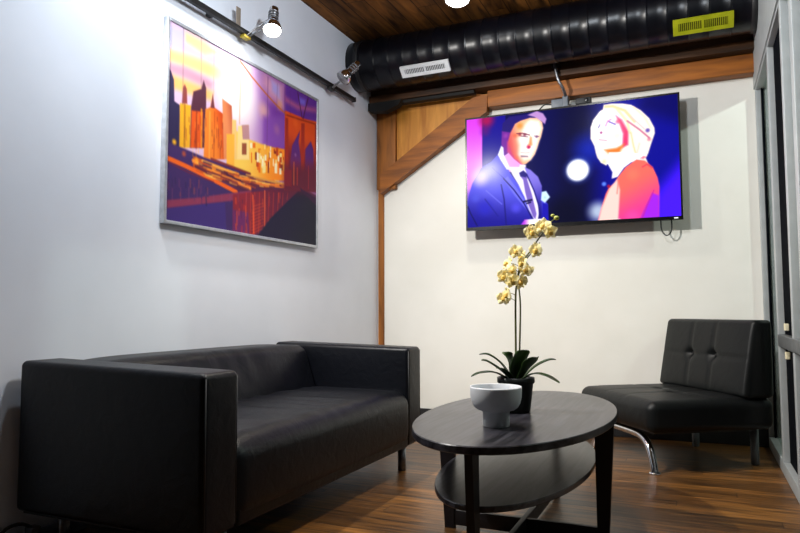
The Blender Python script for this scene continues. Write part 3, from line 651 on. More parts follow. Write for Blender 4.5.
('L',((0.47,0.6856),(0.5088,0.6881)),0.0075,(250,160,50),0.7),
('L',((0.1457,0.6723),(0.1907,0.6753)),0.0052,(255,200,90),0.7),
('L',((0.2246,0.7148),(0.2989,0.7205)),0.008,(250,160,50),0.7),
('L',((0.4086,0.6634),(0.4813,0.6676)),0.0078,(90,36,70),0.7),
('L',((0.3755,0.6642),(0.3972,0.6655)),0.0103,(250,160,50),0.7),
('L',((0.2004,0.7254),(0.2386,0.7286)),0.0075,(200,90,40),0.7),
('L',((0.247,0.7164),(0.3135,0.7216)),0.0104,(200,90,40),0.7),
('L',((0.344,0.7296),(0.386,0.7329)),0.0114,(255,200,90),0.7),
('L',((0.2389,0.7024),(0.28,0.7055)),0.0068,(90,36,70),0.7),
('L',((0.1666,0.6686),(0.2204,0.672)),0.0091,(200,90,40),0.7),
('L',((0.3784,0.6906),(0.4237,0.6936)),0.0112,(250,160,50),0.7),
('L',((0.3785,0.6832),(0.4005,0.6846)),0.0093,(200,90,40),0.7),
('L',((0.3624,0.6738),(0.4346,0.6781)),0.005,(120,40,60),0.7),
('L',((0.3265,0.6672),(0.3599,0.6692)),0.0088,(250,160,50),0.7),
('L',((0.2332,0.6746),(0.3042,0.6791)),0.0109,(255,200,90),0.7),
('L',((0.4029,0.6718),(0.4478,0.6745)),0.0057,(70,34,80),0.7),
('L',((0.1553,0.6887),(0.2034,0.6921)),0.0093,(120,40,60),0.7),
('L',((0.3385,0.7198),(0.3937,0.7241)),0.0102,(120,40,60),0.7),
('L',((0.2804,0.7057),(0.3567,0.7112)),0.0098,(120,40,60),0.7),
('L',((0.2922,0.6952),(0.3532,0.6994)),0.0099,(120,40,60),0.7),
('L',((0.2348,0.7236),(0.2798,0.7272)),0.0086,(255,200,90),0.7),
('L',((0.2497,0.7239),(0.2879,0.727)),0.0076,(70,34,80),0.7),
('L',((0.191,0.7058),(0.2383,0.7094)),0.0113,(120,40,60),0.7),
('L',((0.3073,0.6759),(0.3733,0.68)),0.0047,(120,40,60),0.7),
('L',((0.2133,0.6785),(0.2881,0.6834)),0.0115,(250,160,50),0.7),
('L',((0.4621,0.687),(0.4868,0.6886)),0.005,(250,160,50),0.7),
('L',((0.2628,0.6783),(0.3288,0.6826)),0.0097,(70,34,80),0.7),
('L',((0.1501,0.717),(0.2256,0.7231)),0.0048,(200,90,40),0.7),
('L',((0.201,0.7274),(0.2557,0.732)),0.0093,(255,200,90),0.7),
('L',((0.1915,0.7198),(0.2574,0.7251)),0.0069,(255,200,90),0.7),
('L',((0.3579,0.7293),(0.4021,0.7328)),0.0051,(120,40,60),0.7),
('L',((0.4116,0.6655),(0.4993,0.6705)),0.0111,(70,34,80),0.7),
('L',((0.4053,0.6739),(0.4381,0.6759)),0.0079,(70,34,80),0.7),
('L',((0.4274,0.6734),(0.4911,0.6772)),0.0095,(200,90,40),0.7),
('L',((0.211,0.7118),(0.283,0.7173)),0.0069,(255,200,90),0.7),
('L',((0.295,0.7111),(0.3473,0.715)),0.0088,(120,40,60),0.7),
('L',((0.3599,0.7014),(0.4206,0.7056)),0.0088,(70,34,80),0.7),
('L',((0.166,0.684),(0.2084,0.6869)),0.0057,(90,36,70),0.7),
('L',((0.2025,0.7145),(0.2344,0.717)),0.0065,(90,36,70),0.7),
('L',((0.267,0.7282),(0.2955,0.7305)),0.0076,(90,36,70),0.7),
('L',((0.4364,0.7156),(0.5121,0.7211)),0.0082,(200,90,40),0.7),
('L',((0.1912,0.6851),(0.2494,0.6891)),0.0117,(250,160,50),0.7),
('L',((0.1862,0.6706),(0.2565,0.6751)),0.0049,(200,90,40),0.7),
('L',((0.2195,0.7259),(0.2921,0.7318)),0.0094,(255,200,90),0.7),
('L',((0.2977,0.7034),(0.3569,0.7077)),0.0089,(250,160,50),0.7),
('L',((0.3243,0.6915),(0.3603,0.6939)),0.0103,(70,34,80),0.7),
('L',((0.4571,0.668),(0.4907,0.6699)),0.007,(70,34,80),0.7),
('L',((0.4108,0.7005),(0.4328,0.702)),0.0112,(70,34,80),0.7),
('L',((0.244,0.723),(0.2941,0.727)),0.0106,(200,90,40),0.7),
('L',((0.1865,0.6784),(0.2333,0.6815)),0.0114,(70,34,80),0.7),
('L',((0.4049,0.7339),(0.4665,0.7388)),0.0054,(70,34,80),0.7),
('L',((0.384,0.7009),(0.4398,0.7048)),0.0088,(90,36,70),0.7),
('L',((0.7579,0.6706),(0.7826,0.668)),0.0092,(250,160,50),0.7),
('L',((0.6918,0.6488),(0.7235,0.6452)),0.0069,(250,160,50),0.7),
('L',((0.5852,0.6933),(0.6061,0.6912)),0.0089,(250,160,50),0.7),
('L',((0.4747,0.7051),(0.53,0.6994)),0.008,(140,50,50),0.7),
('L',((0.5132,0.6817),(0.5779,0.6746)),0.0079,(255,210,110),0.7),
('L',((0.4078,0.6761),(0.4551,0.6707)),0.0094,(255,210,110),0.7),
('L',((0.5186,0.6705),(0.5768,0.664)),0.0063,(250,160,50),0.7),
('L',((0.7272,0.6793),(0.7502,0.6769)),0.008,(255,210,110),0.7),
('L',((0.4689,0.6927),(0.5142,0.6878)),0.0054,(140,50,50),0.7),
('L',((0.4174,0.6998),(0.4622,0.695)),0.0099,(255,210,110),0.7),
('L',((0.6739,0.6703),(0.7273,0.6645)),0.007,(226,110,40),0.7),
('L',((0.6124,0.6871),(0.6484,0.6834)),0.0083,(110,44,60),0.7),
('L',((0.4634,0.7071),(0.4896,0.7044)),0.0067,(110,44,60),0.7),
('L',((0.7493,0.6474),(0.8003,0.6417)),0.0054,(250,160,50),0.7),
('L',((0.4764,0.6842),(0.5243,0.6789)),0.009,(255,210,110),0.7),
('L',((0.4552,0.67),(0.5007,0.6648)),0.0074,(250,160,50),0.7),
('L',((0.4177,0.7179),(0.44,0.7156)),0.006,(255,210,110),0.7),
('L',((0.6918,0.6625),(0.7487,0.6563)),0.0089,(140,50,50),0.7),
('L',((0.7248,0.6435),(0.7677,0.6386)),0.0064,(226,110,40),0.7),
('L',((0.5984,0.6515),(0.6582,0.6446)),0.0054,(250,160,50),0.7),
('L',((0.5419,0.7024),(0.5898,0.6975)),0.0061,(226,110,40),0.7),
('L',((0.4832,0.6901),(0.5082,0.6874)),0.0082,(140,50,50),0.7),
('L',((0.5607,0.68),(0.6135,0.6743)),0.01,(255,210,110),0.7),
('L',((0.4167,0.6988),(0.4779,0.6922)),0.0093,(226,110,40),0.7),
('L',((0.474,0.666),(0.4963,0.6634)),0.0084,(110,44,60),0.7),
('L',((0.7432,0.6595),(0.813,0.6519)),0.0079,(110,44,60),0.7),
('L',((0.5417,0.7023),(0.567,0.6997)),0.0065,(255,210,110),0.7),
('L',((0.4327,0.7027),(0.4682,0.699)),0.0103,(226,110,40),0.7),
('L',((0.4148,0.7021),(0.4653,0.6967)),0.0074,(110,44,60),0.7),
('L',((0.6571,0.6615),(0.6855,0.6584)),0.0095,(250,160,50),0.7),
('L',((0.6904,0.6646),(0.7309,0.6602)),0.0106,(110,44,60),0.7),
('L',((0.6512,0.64),(0.6827,0.6363)),0.0077,(255,210,110),0.7),
('L',((0.7064,0.6617),(0.7713,0.6547)),0.0091,(250,160,50),0.7),
('L',((0.4335,0.6819),(0.4636,0.6785)),0.0084,(250,160,50),0.7),
('L',((0.6998,0.6441),(0.7587,0.6373)),0.0091,(255,210,110),0.7),
('L',((0.513,0.6694),(0.5512,0.6651)),0.0047,(250,160,50),0.7),
('L',((0.3805,0.8846),(0.3843,0.9062)),0.0114,(120,44,84),0.6),
('L',((0.681,0.7136),(0.6848,0.7699)),0.0086,(240,96,50),0.6),
('L',((0.4928,0.8119),(0.4945,0.8542)),0.0122,(96,36,80),0.6),
('L',((0.4251,0.9636),(0.4236,0.9953)),0.0124,(200,60,60),0.6),
('L',((0.4472,0.8454),(0.4499,0.8953)),0.0108,(240,96,50),0.6),
('L',((0.6129,0.7513),(0.6113,0.8067)),0.0083,(200,60,60),0.6),
('L',((0.4251,0.8109),(0.4262,0.8286)),0.0096,(96,36,80),0.6),
('L',((0.392,0.8838),(0.39,0.8992)),0.0101,(240,96,50),0.6),
('L',((0.6914,0.7097),(0.6923,0.7418)),0.0111,(200,60,60),0.6),
('L',((0.5644,0.8872),(0.5681,0.9013)),0.0055,(200,60,60),0.6),
('L',((0.4527,0.9237),(0.4504,0.9769)),0.0088,(96,36,80),0.6),
('L',((0.5583,0.8363),(0.556,0.8824)),0.0077,(120,44,84),0.6),
('L',((0.392,0.9069),(0.392,0.9599)),0.0102,(240,96,50),0.6),
('L',((0.4537,0.9438),(0.4568,0.9958)),0.0093,(240,96,50),0.6),
('L',((0.6668,0.7531),(0.6658,0.7812)),0.0069,(120,44,84),0.6),
('L',((0.5137,0.9393),(0.5146,0.9714)),0.0075,(200,60,60),0.6),
('L',((0.5443,0.9127),(0.5476,0.9328)),0.008,(200,60,60),0.6),
('L',((0.6013,0.8348),(0.5998,0.8772)),0.0094,(120,44,84),0.6),
('L',((0.3825,0.8108),(0.3841,0.8397)),0.0113,(240,96,50),0.6),
('L',((0.4976,0.8664),(0.5018,0.9111)),0.0058,(240,96,50),0.6),
('L',((0.5849,0.8057),(0.5859,0.8411)),0.0068,(200,60,60),0.6),
('L',((0.5641,0.7764),(0.5676,0.8207)),0.0077,(240,96,50),0.6),
('L',((0.4812,0.877),(0.4818,0.9175)),0.0053,(96,36,80),0.6),
('L',((0.5027,0.766),(0.5058,0.7865)),0.0084,(96,36,80),0.6),
('L',((0.656,0.792),(0.6535,0.8354)),0.0081,(120,44,84),0.6),
('L',((0.4204,0.8695),(0.4193,0.9158)),0.006,(96,36,80),0.6),
('L',((0.3847,0.9581),(0.3881,0.9848)),0.011,(240,96,50),0.6),
('L',((0.4375,0.841),(0.436,0.8618)),0.0126,(200,60,60),0.6),
('L',((0.4084,0.8252),(0.412,0.8622)),0.0115,(120,44,84),0.6),
('L',((0.4928,0.8315),(0.4907,0.8473)),0.0114,(96,36,80),0.6),
('L',((0.561,0.9013),(0.5591,0.9251)),0.0095,(96,36,80),0.6),
('L',((0.4055,0.8666),(0.4041,0.9016)),0.008,(240,96,50),0.6),
('L',((0.0101,0.8143),(0.012,0.8474)),0.0102,(104,60,110),0.6),
('L',((0.1745,0.7933),(0.1741,0.8373)),0.0107,(104,60,110),0.6),
('L',((0.0029,0.808),(0.0041,0.8444)),0.0052,(150,80,90),0.6),
('L',((0.0665,0.8135),(0.065,0.8571)),0.0072,(60,44,110),0.6),
('L',((0.0085,0.7659),(0.0075,0.7917)),0.0079,(104,60,110),0.6),
('L',((0.0618,0.782),(0.0617,0.8205)),0.0077,(104,60,110),0.6),
('L',((0.1682,0.7876),(0.1664,0.8291)),0.0076,(60,44,110),0.6),
('L',((0.0648,0.7908),(0.0655,0.8258)),0.0082,(104,60,110),0.6),
('L',((0.1424,0.8079),(0.1445,0.8382)),0.0065,(150,80,90),0.6),
('L',((0.0207,0.7709),(0.0218,0.7877)),0.0095,(60,44,110),0.6),
('L',((0.1604,0.7739),(0.1601,0.8042)),0.0098,(60,44,110),0.6),
('L',((0.0686,0.8519),(0.0691,0.8651)),0.0081,(150,80,90),0.6),
('L',((0.1429,0.8438),(0.1427,0.8761)),0.0072,(104,60,110),0.6),
('L',((0.1806,0.7839),(0.1792,0.8267)),0.0108,(104,60,110),0.6),
('L',((0.1405,0.8123),(0.1394,0.8386)),0.0095,(150,80,90),0.6),
('L',((0.2058,0.842),(0.209,0.8871)),0.0112,(48,36,84),0.6),
('L',((0.2167,0.8003),(0.2169,0.8385)),0.0078,(60,44,110),0.6),
('L',((0.1819,0.8467),(0.1829,0.8833)),0.0052,(60,44,110),0.6),
('L',((0.0877,0.8341),(0.0875,0.8681)),0.0096,(60,44,110),0.6),
('L',((0.214,0.7943),(0.2152,0.826)),0.0089,(150,80,90),0.6),
('L',((0.2053,0.7934),(0.2063,0.8089)),0.0075,(48,36,84),0.6),
('L',((0.028,0.7908),(0.0288,0.8341)),0.005,(48,36,84),0.6),
('L',((0.1357,0.7845),(0.1382,0.7969)),0.0069,(104,60,110),0.6),
('L',((0.1269,0.7958),(0.1293,0.8337)),0.0065,(48,36,84),0.6),
('L',((0.1808,0.8418),(0.1807,0.8539)),0.0083,(60,44,110),0.6),
('L',((0.1552,0.7571),(0.1567,0.7924)),0.0105,(60,44,110),0.6),
('L',((0.1661,0.7641),(0.1644,0.8035)),0.0104,(150,80,90),0.6),
('L',((0.0953,0.7946),(0.0971,0.8177)),0.0091,(48,36,84),0.6),
('L',((0.105,0.773),(0.1038,0.8103)),0.006,(60,44,110),0.6),
('L',((0.1197,0.7709),(0.1204,0.8095)),0.0098,(150,80,90),0.6),
('L',((0.0424,0.7813),(0.045,0.8092)),0.0076,(48,36,84),0.6),
('L',((0.1586,0.4728),(0.1589,0.4972)),0.0069,(120,50,40),0.5),
('L',((0.0803,0.523),(0.0811,0.5727)),0.0033,(250,170,70),0.5),
('L',((0.1994,0.4197),(0.2,0.4656)),0.0056,(150,60,30),0.5),
('L',((0.1696,0.421),(0.1703,0.4703)),0.0061,(150,60,30),0.5),
('L',((0.2469,0.4959),(0.2474,0.5327)),0.0065,(120,50,40),0.5),
('L',((0.2372,0.5517),(0.2375,0.5726)),0.0069,(150,60,30),0.5),
('L',((0.0965,0.5815),(0.0972,0.6262)),0.0038,(250,170,70),0.5),
('L',((0.2599,0.4517),(0.2606,0.5063)),0.005,(150,60,30),0.5),
('L',((0.2709,0.4543),(0.2714,0.4948)),0.0065,(120,50,40),0.5),
('L',((0.0847,0.508),(0.0856,0.5618)),0.004,(120,50,40),0.5),
('L',((0.1884,0.4848),(0.1887,0.5115)),0.003,(250,170,70),0.5),
('L',((0.2865,0.4813),(0.2869,0.5119)),0.0036,(255,200,80),0.5),
('L',((0.0936,0.5157),(0.0945,0.5726)),0.0066,(150,60,30),0.5),
('L',((0.1295,0.5984),(0.1302,0.6458)),0.0032,(255,200,80),0.5),
('L',((0.2838,0.5434),(0.2841,0.5623)),0.0045,(120,50,40),0.5),
('L',((0.2308,0.5471),(0.2311,0.5676)),0.0059,(255,200,80),0.5),
('L',((0.2714,0.5023),(0.2721,0.5567)),0.0061,(150,60,30),0.5),
('L',((0.1385,0.5622),(0.139,0.5923)),0.0056,(120,50,40),0.5),
('L',((0.2339,0.4754),(0.2342,0.5049)),0.0068,(120,50,40),0.5),
('L',((0.1432,0.5537),(0.1436,0.5803)),0.0045,(150,60,30),0.5),
('L',((0.1412,0.5122),(0.1421,0.5714)),0.0061,(120,50,40),0.5),
('L',((0.1854,0.4261),(0.1861,0.4719)),0.006,(120,50,40),0.5),
('L',((0.233,0.4293),(0.2337,0.4826)),0.0032,(120,50,40),0.5),
('L',((0.0933,0.5567),(0.0939,0.5981)),0.0042,(250,170,70),0.5),
('L',((0.175,0.494),(0.1754,0.5242)),0.0039,(120,50,40),0.5),
('L',((0.1911,0.4987),(0.1919,0.5525)),0.0039,(120,50,40),0.5),
('L',((0.1611,0.6012),(0.1614,0.6215)),0.0045,(255,200,80),0.5),
('L',((0.1578,0.568),(0.1585,0.6215)),0.0034,(255,200,80),0.5),
('L',((0.2828,0.5545),(0.2835,0.6101)),0.0044,(120,50,40),0.5),
('L',((0.1476,0.6079),(0.1482,0.6483)),0.005,(250,170,70),0.5),
('L',((0.096,0.4599),(0.0965,0.4931)),0.0068,(250,170,70),0.5),
('L',((0.2494,0.4661),(0.25,0.5072)),0.0062,(250,170,70),0.5),
('L',((0.2951,0.4135),(0.2955,0.4426)),0.0054,(120,50,40),0.5),
('L',((0.2629,0.434),(0.2631,0.4531)),0.0053,(255,200,80),0.5),
('L',((0.2965,0.3881),(0.2966,0.4035)),0.0047,(255,200,80),0.5),
('L',((0.2634,0.3919),(0.2637,0.4119)),0.0054,(120,50,40),0.5),
('L',((0.1883,0.5864),(0.1889,0.6325)),0.0055,(250,170,70),0.5),
('L',((0.1852,0.535),(0.1854,0.5549)),0.0039,(255,200,80),0.5),
('L',((0.1175,0.5587),(0.118,0.5929)),0.0061,(150,60,30),0.5),
('L',((0.1897,0.4297),(0.1905,0.4901)),0.0064,(250,170,70),0.5),
('L',((0.2445,0.5214),(0.2449,0.5496)),0.0039,(120,50,40),0.5),
('L',((0.1534,0.4179),(0.1541,0.4676)),0.006,(250,170,70),0.5),
('L',((0.2771,0.5294),(0.2773,0.5456)),0.0038,(120,50,40),0.5),
('L',((0.1069,0.451),(0.1073,0.4748)),0.0053,(120,50,40),0.5),
('L',((0.14,0.4656),(0.1404,0.4906)),0.0053,(250,170,70),0.5),
('L',((0.1105,0.4932),(0.1111,0.536)),0.0054,(150,60,30),0.5),
('L',((0.0913,0.4429),(0.0918,0.4759)),0.0064,(250,170,70),0.5),
('L',((0.0715,0.4903),(0.0721,0.5238)),0.0064,(250,170,70),0.5),
('L',((0.2289,0.4909),(0.2295,0.5401)),0.0044,(250,170,70),0.5),
('L',((0.2912,0.5102),(0.2917,0.5494)),0.0053,(120,50,40),0.5),
('L',((0.4951,0.7706),(0.5035,0.9892)),0.0118,(255,110,60),0.8),
('L',((0.5784,0.7241),(0.5804,1.0003)),0.0094,(244,120,70),0.95),
('P',((0.8627,0.6409),(1.0175,0.6848),(1.0174,1.0275),(0.5168,1.0203),(0.6236,0.8801)),(38,34,66),0.0071,(0.7093,0.8297),(0.9794,0.9942),(34,36,54)),
('P',((0.724,0.1725),(0.8648,0.1641),(0.8878,0.1645),(1.0071,0.1431),(1.007,0.5559),(1.014,0.6315),(0.7264,0.6845)),(228,88,24),0.0047,(0.8456,0.2611),(0.8462,0.4968),(130,34,50)),
('P',((0.8521,0.2564),(0.8394,0.3378),(0.859,0.4436),(0.8627,0.6533),(0.7777,0.6607),(0.7709,0.4848),(0.7859,0.3794)),(98,46,130),0.0053,(0.814,0.3583),(0.815,0.652),(150,40,70)),
('P',((0.9483,0.2964),(0.9706,0.3471),(0.9793,0.6266),(0.8985,0.6326),(0.8981,0.3694)),(96,44,130),0.0053,(0.928,0.3475),(0.9284,0.6257),(140,36,70)),
('P',((0.8616,0.2054),(0.8911,0.1949),(0.8887,0.6473),(0.8627,0.6533)),(176,54,36),0.0047),
('L',((0.7286,0.1985),(0.8616,0.1829),(1.0071,0.1614)),0.0106,(150,44,24),0.8),
('B',(0.8143,0.4319),0.02,(180,150,190),0.6,0),
('B',(0.8136,0.2226),0.0529,(250,120,40),0.5,0),
('P',((0.7287,0.2166),(0.7514,0.2144),(0.7607,0.6166),(0.7306,0.6241)),(170,50,30),0.0082),
('P',((0.9861,0.1675),(1.0071,0.164),(1.007,0.5559),(0.9862,0.561)),(150,44,40),0.0082),
('P',((0.7257,0.53),(1.007,0.4526),(1.007,0.6331),(0.7265,0.6964)),(110,34,60),0.0529),
('L',((0.8019,0.4845),(0.8024,0.6306)),0.0094,(250,140,50),0.7),
('L',((0.8303,0.5134),(0.8307,0.6239)),0.0082,(230,90,40),0.7),
('L',((0.9282,0.4742),(0.9284,0.6256)),0.0082,(190,60,60),0.7),
('P',((0.7258,0.5538),(0.7834,0.5383),(0.7839,0.6472),(0.7263,0.6548)),(140,34,50),0.0088),
('P',((0.8546,0.6366),(1.0175,0.6848),(1.0175,0.7336),(0.8627,0.6594)),(70,30,70),0.0071),
('L',((0.3992,0.0105),(0.4824,0.0707),(0.5767,0.1243),(0.6546,0.1633),(0.7331,0.1932)),0.0112,(206,112,44),0.95),
('L',((0.8289,0.0113),(0.8484,0.0849),(0.8681,0.1654)),0.0094,(84,26,70),0.95),
('L',((0.9209,0.0115),(0.8976,0.091),(0.8779,0.1681)),0.0094,(84,26,70),0.95),
('L',((0.0699,-0.0133),(0.073,0.3992)),0.0053,(130,104,110),0.6),
('L',((0.1649,-0.0031),(0.169,0.2767)),0.0053,(150,120,120),0.55),
('L',((0.2384,0.0219),(0.2392,0.2847)),0.0053,(190,150,130),0.5),
('L',((0.4035,0.0129),(0.3999,0.3768)),0.0065,(220,150,90),0.7),
('L',((0.5926,0.016),(0.5902,0.4524)),0.0059,(110,60,120),0.7),
('L',((0.664,0.0261),(0.6592,0.2066)),0.0053,(140,90,130),0.6),
('L',((0.7233,0.0248),(0.7241,0.1942)),0.0053,(120,60,110),0.7),
('L',((0.766,0.0313),(0.7666,0.1782)),0.0047,(100,50,120),0.5)]


# ------------------------------------------------------------------ the room
XL, XR, YB, ZC = -2.346, .392, 4.84, 2.93
YF, XO = -2.6, 2.7          # wall behind the viewer, far side of the next room
def struct(name, mb, mat, label, cat):
    return tag(mb.build(name, mat), label, cat, kind='structure')
struct('floor', MB().box(XL, XO, YF, YB, -.1, 0), M['floor'], 'worn brown wooden plank floor with amber sheen', 'floor')
struct('ceiling', MB().box(XL, XO, YF, YB, ZC, ZC + .1), M['ceiling'], 'old dark brown board ceiling', 'ceiling')
struct('wall_left', MB().box(XL - .12, XL, YF, YB + .12, -.1, ZC + .1), M['wall_cool'], 'white painted wall behind the sofa carrying the picture', 'wall')
struct('wall_back', MB().box(XL, XO, YB, YB + .12, -.1, ZC + .1), M['wall_warm'], 'off-white end wall behind the television', 'wall')
struct('wall_right', MB().box(XR - .008, XR + .06, YF, YB, 2.30, ZC), M['alu'], 'grey white strip of wall above the window frames', 'wall')
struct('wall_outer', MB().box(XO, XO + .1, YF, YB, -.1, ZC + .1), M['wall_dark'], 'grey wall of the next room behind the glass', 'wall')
struct('wall_front', MB().box(XL - .12, XO + .1, YF - .1, YF, -.1, ZC + .1), M['wall_dark'], 'grey wall behind the viewer', 'wall')
struct('baseboard_back', MB().box(XL + .03, XR, YB - .016, YB, 0, .112, .003), M['base'], 'low black baseboard under the off-white end wall', 'baseboard')

# glazed wall on the right: posts, sill, rail and panes
win = thing('window_1', (XR, 3.0, 0), 'grey aluminium framed glass partition along the right side', 'window', kind='structure')
posts = [(YB - .04, YB), (4.03, 4.085), (3.43, 3.485), (3.08, 3.165), (2.1, 2.16), (1.1, 1.16), (.1, .16), (-.9, -.84), (-1.9, -1.84)]
for (a, b) in posts:
    MB().box(XR, XR + .037, a, b, .07, 2.29, .003).build('frame_post', M['alu'], win)
    MB().box(XR + .037, XR + .045, a - .012, b + .012, .07, 2.29).build('gasket', M['gasket_shade'], win)
MB().box(XR, XR + .06, YF, YB, 0, .07, .004).build('sill', M['alu'], win)
MB().box(XR, XR + .06, YF, YB, 2.285, 2.305, .003).build('head_rail', M['alu'], win)
rail = MB().box(XR - .004, XR + .036, 3.165, 4.03, .67, .735, .006).build('mid_rail', M['grey_metal'], win)
for i in range(len(posts) - 1):
    MB().box(XR + .040, XR + .046, posts[i + 1][1], posts[i][0], .07, 2.285).build('pane', M['glass'], win)
MB().box(XR + .030, XR + .038, 4.765, YB - .04, .07, 2.285).build('gasket', M['gasket_shade'], win)
MB().box(XR + .030, XR + .038, 3.485, 4.03, .07, 2.285).build('dark_glass_stand_in', M['gasket_shade'], win)  # added opaque sheet; darkness of the glass put into its colour
for z in (.615, .757):
    MB().box(XR + .010, XR + .030, 3.84, 3.89, z, z + .036, .004).build('latch_block', M['cream'], win)

# ------------------------------------------------------------------ timber frame on the end wall
struct('corner_post', MB().box(-2.337, -2.288, YB - .012, YB, .0, 1.93).box(-2.334, -2.168, YB - .045, YB, 1.84, 2.52, .006), M['timber_up'],
       'amber timber post in the corner beside the picture wall', 'post')
struct('plywood_panel', MB().prism([(-2.165, YB - .02, 1.93), (-2.165, YB - .02, 2.52), (-1.36, YB - .02, 2.52)], (0, .02, 0)), M['plywood'],
       'orange varnished plywood triangle between post and diagonal brace', 'panel')
struct('diagonal_brace', MB().prism([(-2.292, YB - .075, 1.80), (-1.40, YB - .075, 2.36), (-1.392, YB - .075, 2.485), (-1.47, YB - .075, 2.508), (-2.292, YB - .075, 1.955)], (0, .075, 0)), M['timber'],
       'diagonal amber timber brace rising from the corner post', 'beam')
struct('lower_beam', MB().box(-1.385, XR - .002, YB - .1, YB, 2.387, 2.512, .005), M['timber'], 'long amber timber beam just above the television', 'beam')
struct('upper_beam', MB().box(XL + .01, XR - .002, YB - .18, YB, 2.515, 2.572, .004).box(XL + .01, XR - .002, YB - .15, YB, 2.572, ZC - .002), M['timber_shaded'],
       'brown timber header with painted-in shade running under the black duct', 'beam')
struct('beam_corbel', MB().prism([(-2.34, YB - .19, 2.512), (-2.34, YB - .19, 2.45), (-2.20, YB - .19, 2.43), (-2.08, YB - .19, 2.47), (-2.05, YB - .19, 2.512)], (0, .07, 0)), M['black_bracket'],
       'black timber end above the corner post', 'bracket')
struct('gap_strip', MB().box(-2.05, -1.47, YB - .165, YB - .105, 2.487, 2.513, .004), M['black_bracket'], 'dark strip in the gap under the header beside the brace', 'strip')  # dark strip stands in for the dark gap under the header

# ------------------------------------------------------------------ black air duct with two vents
DY, DZ, DR = 4.462, 2.738, .186
duct = thing('air_duct', ((XL + XR) / 2, DY, DZ - DR), 'long glossy black ribbed air duct under the ceiling', 'duct')
prof = []; L = XR - .012 - XL - .004; x = 0.0; pitch = .118
while x < L:
    for (dx, dr) in ((0, 0), (.045, .0006), (.1, .0), (.104, .0028), (.111, .0028), (.1149, 0)):
        if x + dx < L: prof.append((DR + dr, x + dx))
    x += pitch
prof = [(0, 0)] + prof + [(DR, L), (0, L)]
MB().lathe(prof, (XL + .002, DY, DZ), (1, 0, 0), 56).build('duct_tube', M['navy_black'], duct)
for xx in (-2.28, .352):
    MB().lathe([(DR + .001, 0), (DR + .006, .003), (DR + .006, .03), (DR + .001, .033)], (xx, DY, DZ), (1, 0, 0), 56).build('duct_collar', M['matt_black'], duct)
for xx in (-1.6, -.3):
    MB().tube([(xx, DY, DZ + DR), (xx, DY, ZC)], .006, 8).build('hanger_rod', M['matt_black'], duct)

def vent(name, cx, ang, wid, hgt, mat, slotmat, label):
    n = Vector((0, -math.cos(ang), -math.sin(ang))); up = Vector((0, -math.sin(ang), math.cos(ang)))
    c = Vector((cx, DY, DZ)) + n * (DR + .017)
    t = thing(name, tuple(c), label, 'vent', group='air vents on the black duct')
    def slab(mb, u0, u1, v0, v1, d0, d1):
        P = [c + Vector((u, 0, 0)) + up * v + n * d for (u, v, d) in ((u0, v0, d0), (u1, v0, d0), (u1, v1, d0), (u0, v1, d0))]
        mb.prism(P, tuple(n * (d1 - d0)))
    w, h = wid / 2, hgt / 2; bz = .022
    f = MB()
    slab(f, -w, w, -h, -h + bz, -.012, .006); slab(f, -w, w, h - bz, h, -.012, .006)
    slab(f, -w, -w + bz * 1.4, -h + bz, h - bz, -.012, .006); slab(f, w - bz * 1.4, w, -h + bz, h - bz, -.012, .006)
    f.build('vent_frame', mat, t)
    b = MB(); slab(b, -w + .01, w - .01, -h + .01, h - .01, -.010, -.004); b.build('vent_back', slotmat, t)
    g = MB(); nn = 24
    for i in range(nn):
        u = -w + bz * 1.4 + (2 * w - 2.8 * bz) * (i + .5) / nn
        slab(g, u - .0022, u + .0022, -h + bz, h - bz, -.004, .003)
    slab(g, -.008, .008, -h + bz, h - bz, -.004, .004)
    g.build('vent_slats', mat, t)
    return t
vent('air_vent', -1.722, math.radians(47), .37, .084, M['white_metal'], M['vent_dark'], 'white slotted vent on the black duct above the corner post')
vent('air_vent', .088, math.radians(47), .335, .098, M['vent_yellow'], M['vent_olive'], 'yellow-green slotted vent on the duct near the window wall')

# ------------------------------------------------------------------ ceiling lamp
cl = thing('ceiling_light', (-1.325, 3.89, ZC), 'bright white round lamp hanging from the board ceiling', 'lamp')
MB().lathe([(0, 0), (.05, 0), (.05, -.012), (.03, -.02), (.03, -.03)], (-1.325, 3.89, ZC)).build('ceiling_plate', M['white_metal'], cl)
MB().lathe([(.03, -.025), (.03, -.06), (.06, -.070), (.078, -.09), (.08, -.095), (.074, -.095)], (-1.325, 3.89, ZC)).build('lamp_shade', M['white_metal'], cl)
MB().lathe([(.074, -.093), (.072, -.110), (.05, -.127), (.02, -.135), (0, -.136)], (-1.325, 3.89, ZC)).build('bulb', M['bulb2'], cl)

# ------------------------------------------------------------------ track rail and its two spotlights
XT = -2.304; ZT = 2.447
tr = thing('track_rail', (XT, 3.0, ZT), 'long black lighting track on the wall above the picture', 'track light rail')
MB().box(XT - .014, XT + .014, 1.2, 4.335, ZT - .015, ZT + .015, .004).build('rail', M['matt_black'], tr)
for yy in (1.6, 2.75, 4.05):
    MB().box(XL, XT - .013, yy - .015, yy + .015, ZT - .012, ZT + .012).build('wall_standoff', M['matt_black'], tr)
MB().box(XT - .004, XT + .001, 2.94, 2.978, ZT + .013, ZT + .125, .002).build('hanger_tab', M['tan'], tr)
MB().box(XT - .017, XT + .017, 4.335, 4.347, ZT - .018, ZT + .018, .004).build('end_cap', M['matt_black'], tr)

